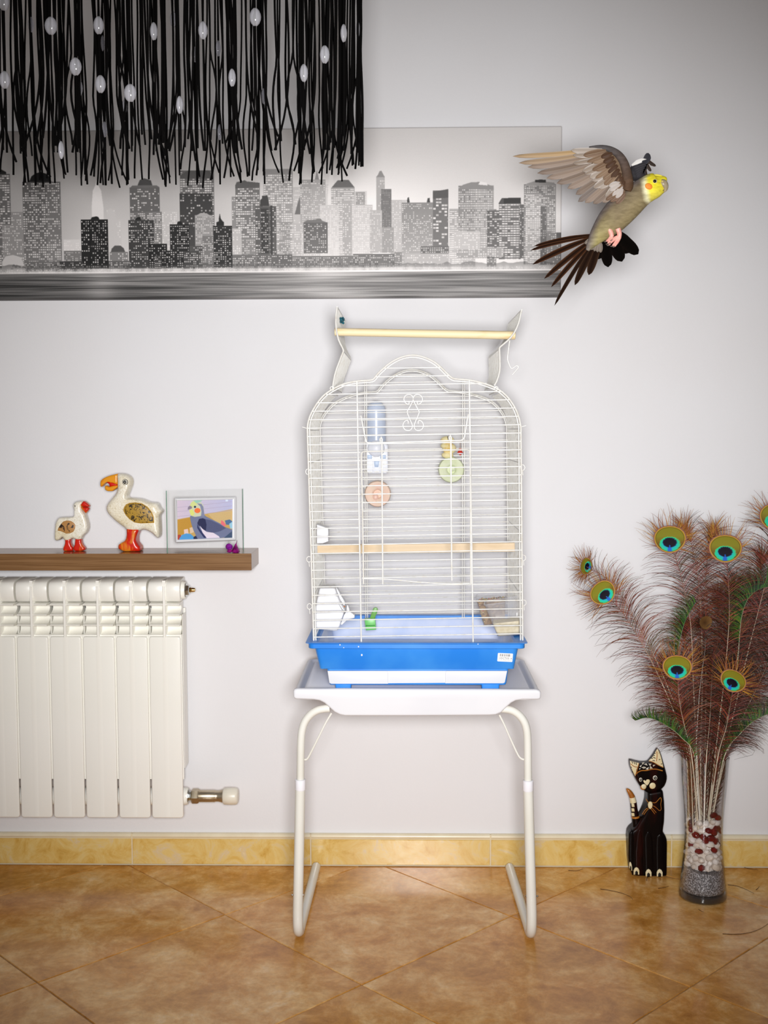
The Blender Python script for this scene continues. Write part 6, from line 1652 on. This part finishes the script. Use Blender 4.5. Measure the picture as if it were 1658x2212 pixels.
# face
mb = MB(); mb.ball(BP(1414, 391.5, -0.0222), 4.6*pb, 2.4*pb, 4.4*pb, 16, 10); ey = obj('eye_ring', mb, mat('pale_eye_skin', rgb(214, 206, 160), 0.5), body)
mb = MB(); mb.ball(BP(1413.6, 391.3, -0.0238), 3.4*pb, 2.4*pb, 3.3*pb, 16, 10); e2 = obj('eye', mb, mat('dark_glossy_eye', rgb(22, 12, 8), 0.08), ey)
mb = MB(); P = [(1392, 408), (1394, 402), (1399, 397), (1405, 395), (1408, 396), (1407, 402), (1403, 408), (1397, 410)]
ckv = []; 
R0 = Matrix.Rotation(math.radians(28), 3, 'Y'); mb.ball(BP(1400.5, 402.5, -0.0235), 8.0*pb, 2.6*pb, 6.2*pb, 18, 10, None, R0)
obj('cheek_patch', mb, mat('orange_cheek', rgb(246, 128, 36), 0.7, col2=rgb(238, 150, 50), nscale=160), body)
bk_m = mat('grey_horn_beak', rgb(186, 174, 140), 0.35, col2=rgb(150, 136, 110), nscale=60)
bc = smooth_path([Vector((a, b, c)) for a, b, c in [(1426, 394, 7.5), (1431, 396, 9.2), (1435, 400.5, 8.6), (1437, 405.5, 6.2), (1436.5, 410.5, 3.8), (1434, 415, 1.2)]], 4)
mb = MB(); mb.tube([BP(v.x, v.y, -0.0105) for v in bc], [v.z*pb*0.95 for v in bc], 14, flat=(1.0, 0.85)); beak = obj('upper_beak', mb, bk_m, body, angle=80)
mb = MB(); mb.tube([BP(1424, 405, -0.009), BP(1428, 409, -0.010), BP(1432, 412, -0.010)], [5.2*pb, 4.4*pb, 1.6*pb], 12); obj('lower_beak', mb, mat('dark_horn', rgb(110, 96, 74), 0.4), beak, angle=80)
mb = MB(); mb.ball(BP(1430, 391.5, -0.0165), 2.6*pb, 2.2*pb, 1.8*pb, 10, 7); obj('cere', mb, mat('cere_skin', rgb(206, 186, 120), 0.6), beak)
# swept-back crest
mb = MB()
for (a, b), (c, d), w_ in (((1424, 380), (1401, 380.5), 3.0), ((1420, 379), (1394, 383), 2.6), ((1416, 378.5), (1390, 386), 2.2), ((1428, 381), (1410, 377.5), 2.4)):
    mb.tube(smooth_path([BP(a, b, -0.002), BP((a+c)/2, (b+d)/2-1.5, -0.002), BP(c, d, -0.002)], 4), [w_*pb*k for k in np.linspace(1, 0.25, 9)], 8)
obj('crest', mb, mat('yellow_crest', rgb(240, 226, 70), 0.7, col2=rgb(214, 206, 90), nscale=90), body)

def blade(parent, base, tip, w, y0, y1, cin, cedge, ctip=None, bend=0.0, name='feather', round_=0.5, camber=0.0015, root_w=0.35):
    """one flat flight feather from base to tip (photo pixels), w = width in pixels"""
    B = Vector(base); T = Vector(tip); d = (T-B); Lp = d.length; d = d/Lp; nn = Vector((-d.y, d.x))
    n = 14; A = []; vs0 = []; cs = []
    K = (-1, -0.72, -0.12, 0.0, 0.12, 0.72, 1)
    for i in range(n+1):
        t = i/n
        prof = root_w+(1-root_w)*min(1, t/0.35)
        tipf = 1.0 if t < 1-round_*0.6 else math.sqrt(max(0.0, 1-((t-(1-round_*0.6))/(round_*0.6))**2))
        hw = w/2*prof*max(tipf, 0.03)
        c = B+d*(Lp*t)+nn*(bend*4*t*(1-t))
        row = []
        for k in K:
            q = c+nn*(hw*k); y = y0+(y1-y0)*t+camber*(abs(k)**1.5)
            vs0.append(BP(q.x, q.y, y)); m_ = abs(k)
            col = lerp_c(cin, cedge, max(0, (m_-0.6)/0.4))
            if m_ < 0.05 and sum(cin[:3]) > 0.12: col = lerp_c(col, rgb(190, 176, 150), 0.35)
            if ctip is not None: col = lerp_c(col, ctip, t**1.5)
            cs.append(col)
    m7 = len(K); fs = []
    N0 = len(vs0); vs1 = [v+Vector((0, 0.0007, 0)) for v in vs0]
    for i in range(n):
        for k in range(m7-1):
            a = i*m7+k; q = (a, a+1, a+m7+1, a+m7); fs.append(q); fs.append(tuple(N0+z for z in q[::-1]))
    for i in range(n):
        for k in (0, m7-1): a = i*m7+k; fs.append((a, a+m7, N0+a+m7, N0+a))
    fs.append(tuple(range(m7))+tuple(N0+k for k in range(m7-1, -1, -1))); fs.append(tuple(n*m7+k for k in range(m7))+tuple(N0+n*m7+k for k in range(m7-1, -1, -1)))
    mb = MB(); mb.add(vs0+vs1, fs, cs+cs)
    return obj(name, mb, feather_mat if sum(cin[:3]) > 0.02 else black_f, parent, angle=60)

# near wing: arm with its coverts, then the fan of primaries and secondaries
BRN = rgb(98, 78, 62); BRN2 = rgb(128, 108, 92); GREY = rgb(142, 130, 122); TAN = rgb(168, 136, 88); DKB = rgb(70, 46, 30); SLT = rgb(84, 80, 82)
arm = smooth_path([Vector((a, b, c)) for a, b, c in [(1353, 412, 11), (1356, 400, 14), (1354, 378, 13), (1347, 352, 11.5), (1335, 334, 10), (1317, 322.5, 8), (1296, 318, 6), (1272, 319, 3.5)]], 5)
mb = MB(); cl_ = []
for i, v in enumerate(arm): cl_.append(lerp_c(rgb(90, 66, 48), SLT, min(1, max(0, i/len(arm)*1.6-0.2))))
mb.tube([BP(v.x, v.y, -0.020) for v in arm], [v.z*pb*0.8 for v in arm], 14, cl_, flat=(1, 0.62))
wing = obj('wing', mb, fm, bird, angle=80)
memb = [(1350, 418), (1348, 380), (1338, 350), (1320, 330), (1298, 324), (1284, 332), (1278, 346), (1278, 362), (1284, 384), (1296, 404), (1314, 420), (1334, 430)]
mb = MB(); mb.pillow([BP(a, b, -0.018) for a, b in smooth_path([Vector((a, b, 0)) for a, b in memb], 4, True) for _ in (0,)] if False else [BP(v.x, v.y, -0.016) for v in smooth_path([Vector((a, b, 0)) for a, b in memb], 4, True)], yb-0.016, 0.0035, 0.003, 2, rgb(120, 98, 78))
obj('wing_lining', mb, fm, wing, angle=60)
rb = random.Random(9)
prim = [((1300, 322), (1107, 337.5), 11, TAN, -3), ((1302, 327), (1120, 352), 13, lerp_c(TAN, BRN2, 0.5), -4), ((1302, 333), (1139, 361), 14, BRN2, -4), ((1304, 340), (1160, 374), 15, BRN, -4), ((1306, 347), (1180, 385), 16, BRN2, -4), ((1309, 353), (1202, 396), 17, BRN, -4), ((1312, 359), (1225, 407), 17, BRN2, -3),
        ((1317, 366), (1243, 420), 17, BRN, -3), ((1322, 374), (1248, 436), 16, lerp_c(BRN, SLT, 0.6), -2), ((1327, 382), (1263, 438), 17, BRN2, -2), ((1332, 392), (1281, 440), 17, BRN, -2), ((1338, 400), (1301, 437), 17, BRN2, 0)]
for i, (b0, t0, w_, c, bd) in enumerate(prim):
    blade(wing, b0, t0, w_, -0.016-0.0009*i, -0.004-0.0012*i if i < 7 else -0.016-0.0004*i, c, lerp_c(c, rgb(206, 198, 190), 0.5), lerp_c(c, GREY, 0.45), bd, 'flight_feather', 0.55)
for i in range(11):     # greater coverts, paler
    f = i/10
    b0 = (1300+38*f+rb.uniform(-2, 2), 323+70*f); ang = math.radians(186+52*f+rb.uniform(-4, 4)); Lc = 74-32*f
    t0 = (b0[0]+Lc*math.cos(ang), b0[1]-Lc*math.sin(ang))
    c = lerp_c(rgb(160, 148, 138), rgb(108, 88, 70), rb.random())
    blade(wing, b0, (t0[0]+rb.uniform(-9, 9), t0[1]+rb.uniform(-5, 5)), rb.uniform(10, 16), -0.024-0.0005*i, -0.021-0.0005*i, c, rgb(206, 198, 190), None, -2, 'covert', 0.7)
for i in range(12):     # lesser coverts, brown
    f = i/11
    b0 = (1308+36*f+rb.uniform(-2, 2), 325+74*f); ang = math.radians(192+50*f+rb.uniform(-7, 7)); Lc = 46-14*f
    t0 = (b0[0]+Lc*math.cos(ang), b0[1]-Lc*math.sin(ang))
    blade(wing, b0, (t0[0]+rb.uniform(-7, 7), t0[1]+rb.uniform(-5, 5)), rb.uniform(10, 16), -0.0275-0.0004*i, -0.026-0.0004*i, lerp_c(rgb(100, 74, 54), rgb(134, 110, 88), rb.random()), rgb(150, 128, 108), None, -1, 'covert', 0.8)
for i in range(8):      # dark edge row by the arm
    f = i/7
    b0 = (1322+26*f, 331+60*f); ang = math.radians(200+46*f); Lc = 26
    blade(wing, b0, (b0[0]+Lc*math.cos(ang), b0[1]-Lc*math.sin(ang)), 13, -0.031, -0.030, DKB, lerp_c(DKB, BRN, 0.6), None, 0, 'covert', 0.9)
for a, b, c, d in ((1340, 398, 1316, 412), (1344, 403, 1322, 424), (1338, 394, 1314, 402), (1345, 408, 1330, 428)):
    blade(wing, (a, b), (c, d), 11, -0.032, -0.031, rgb(176, 166, 160), rgb(206, 200, 196), None, 0, 'covert', 0.9)
for a, b, c, d in ((1348, 412, 1318, 436), (1350, 418, 1330, 440), (1345, 408, 1308, 432)):
    blade(wing, (a, b), (c, d), 13, -0.0305, -0.029, rgb(104, 80, 64), rgb(140, 116, 100), None, 0, 'covert', 0.9)

# far wing seen edge on beyond the back
fwp = [(1359, 382), (1358, 370), (1362, 360), (1371, 353), (1382, 347.5), (1394, 344), (1402, 345), (1401, 352), (1397, 362), (1394, 374), (1393, 384), (1384, 390), (1371, 391), (1363, 388)]
mb = MB(); mb.pillow([BP(v.x, v.y, 0.018) for v in smooth_path([Vector((a, b, 0)) for a, b in fwp], 3, True)], yb+0.018, 0.010, 0.007, 3, rgb(44, 42, 46)); fwing = obj('wing', mb, fm, bird, angle=70)
blade(fwing, (1364, 357), (1396, 344), 9, 0.006, 0.006, rgb(226, 224, 220), rgb(240, 238, 236), None, -2, 'white_bar', 0.8, root_w=0.5)
for a, b, c, d, w_ in ((1391, 352, 1400, 330.5, 15), (1393, 350, 1402, 334, 12)): blade(fwing, (a, b), (c, d), w_, 0.004, 0.010, rgb(52, 52, 58), rgb(70, 70, 76), None, 1.5, 'flight_feather', 0.8, root_w=0.8)
for a, b, c, d, w_ in ((1396, 344, 1416, 359, 7), (1396, 352, 1405.5, 370, 7), (1393, 366, 1397, 384, 7), (1399, 346, 1411, 358, 6)): blade(fwing, (a, b), (c, d), w_, 0.008, 0.012, rgb(46, 36, 32), rgb(90, 76, 62), None, 1, 'flight_feather', 0.6, root_w=0.7)
for k in range(5): blade(fwing, (1398-3*k, 352+5*k), (1366+2*k, 364+5*k), 9, 0.0065, 0.007, rgb(48, 46, 50), rgb(66, 64, 68), None, 1, 'covert', 0.8)

# fanned tail
TB = rgb(26, 15, 10); TE = rgb(86, 54, 34)
tl = [((1279, 507), (1152, 532), 8, 3), ((1279, 510), (1145, 541), 9, 4), ((1280, 513), (1150, 571), 12, 3), ((1281, 516), (1175, 602), 12, 2), ((1282, 519), (1190, 620), 11, 2), ((1283, 521), (1197, 660), 9, 3), ((1286, 522), (1241, 616), 15, 1), ((1293, 519), (1271, 594), 19, 0)]
tail_root = MB(); tail_root.ball(BP(1284, 519, 0.004), 14*pb, 9*pb, 11*pb, 16, 10, rgb(104, 94, 84)); tailo = obj('tail', tail_root, fm, bird)
for i, (b0, t0, w_, bd) in enumerate(tl):
    blade(tailo, b0, t0, w_, 0.004+0.0012*i, 0.010+0.0012*i, TB, TE if i < 5 else rgb(60, 42, 30), None, bd, 'tail_feather', 0.75, 0.001, 0.5)
for b0, t0, w_ in (((1304, 508), (1313, 577), 24), ((1316, 502), (1343, 565), 28), ((1326, 499), (1378, 549), 26), ((1298, 512), (1292, 560), 22), ((1310, 503), (1326, 552), 28), ((1321, 500), (1360, 546), 28)):
    blade(tailo, b0, t0, w_, 0.018, 0.026, rgb(7, 5, 4), rgb(14, 9, 7), None, 0, 'tail_feather', 0.6, 0.001, 0.6)
for k in range(7):
    a = math.radians(200+k*11); blade(tailo, (1286+k*1.5, 512+k*1.2), (1286+k*1.5+30*math.cos(a)+4, 512-30*math.sin(a)+4), 10, -0.004, -0.001, rgb(108, 98, 90), rgb(140, 130, 120), None, 0, 'covert', 0.8)

# feet drawn up under the belly
pk = mat('pink_foot_skin', rgb(238, 178, 164), 0.5, col2=rgb(222, 150, 138), nscale=120)
claw_m = mat('dark_claw', rgb(120, 104, 96), 0.35)
for lx, parts_ in ((0, [((1314, 494), (1319, 503), (1321, 512), 5.6, 4.6)]), (1, [((1334, 494), (1337, 504), (1336.5, 513), 5.8, 4.8)])):
    a, b, c, r0, r1 = parts_[0]; dy = -0.016 if lx == 0 else -0.020
    mb = MB(); mb.tube(smooth_path([BP(*a, dy), BP(*b, dy), BP(*c, dy)], 4), [r0*pb*k for k in np.linspace(1, r1/r0, 9)], 12)
    toes = [((321, 512), (317, 519), (312.5, 526)), ((319, 511), (314, 517), (309, 521)), ((322, 513), (320, 521), (315, 529))] if lx == 0 else [((337, 512), (330, 521), (322.5, 531)), ((336, 512), (327, 517), (318, 525)), ((338, 513), (334, 522), (327, 532)), ((334, 511), (328, 513), (322, 518))]
    for t in toes: mb.tube(smooth_path([BP(1000+q[0], q[1], dy-0.002*i) for i, q in enumerate(t)], 4), [3.3*pb*k for k in np.linspace(1, 0.62, 9)], 10)
    ft = obj('foot', mb, pk, bird, angle=80)
    cb = MB()
    for t in toes:
        e = t[-1]; cb.tube(smooth_path([BP(1000+e[0], e[1], dy-0.004), BP(1000+e[0]-3, e[1]+1.5, dy-0.003), BP(1000+e[0]-5.5, e[1]+0.5, dy-0.001)], 3), [1.5*pb*k for k in np.linspace(1, 0.2, 7)], 6)
    obj('claw', cb, claw_m, ft)
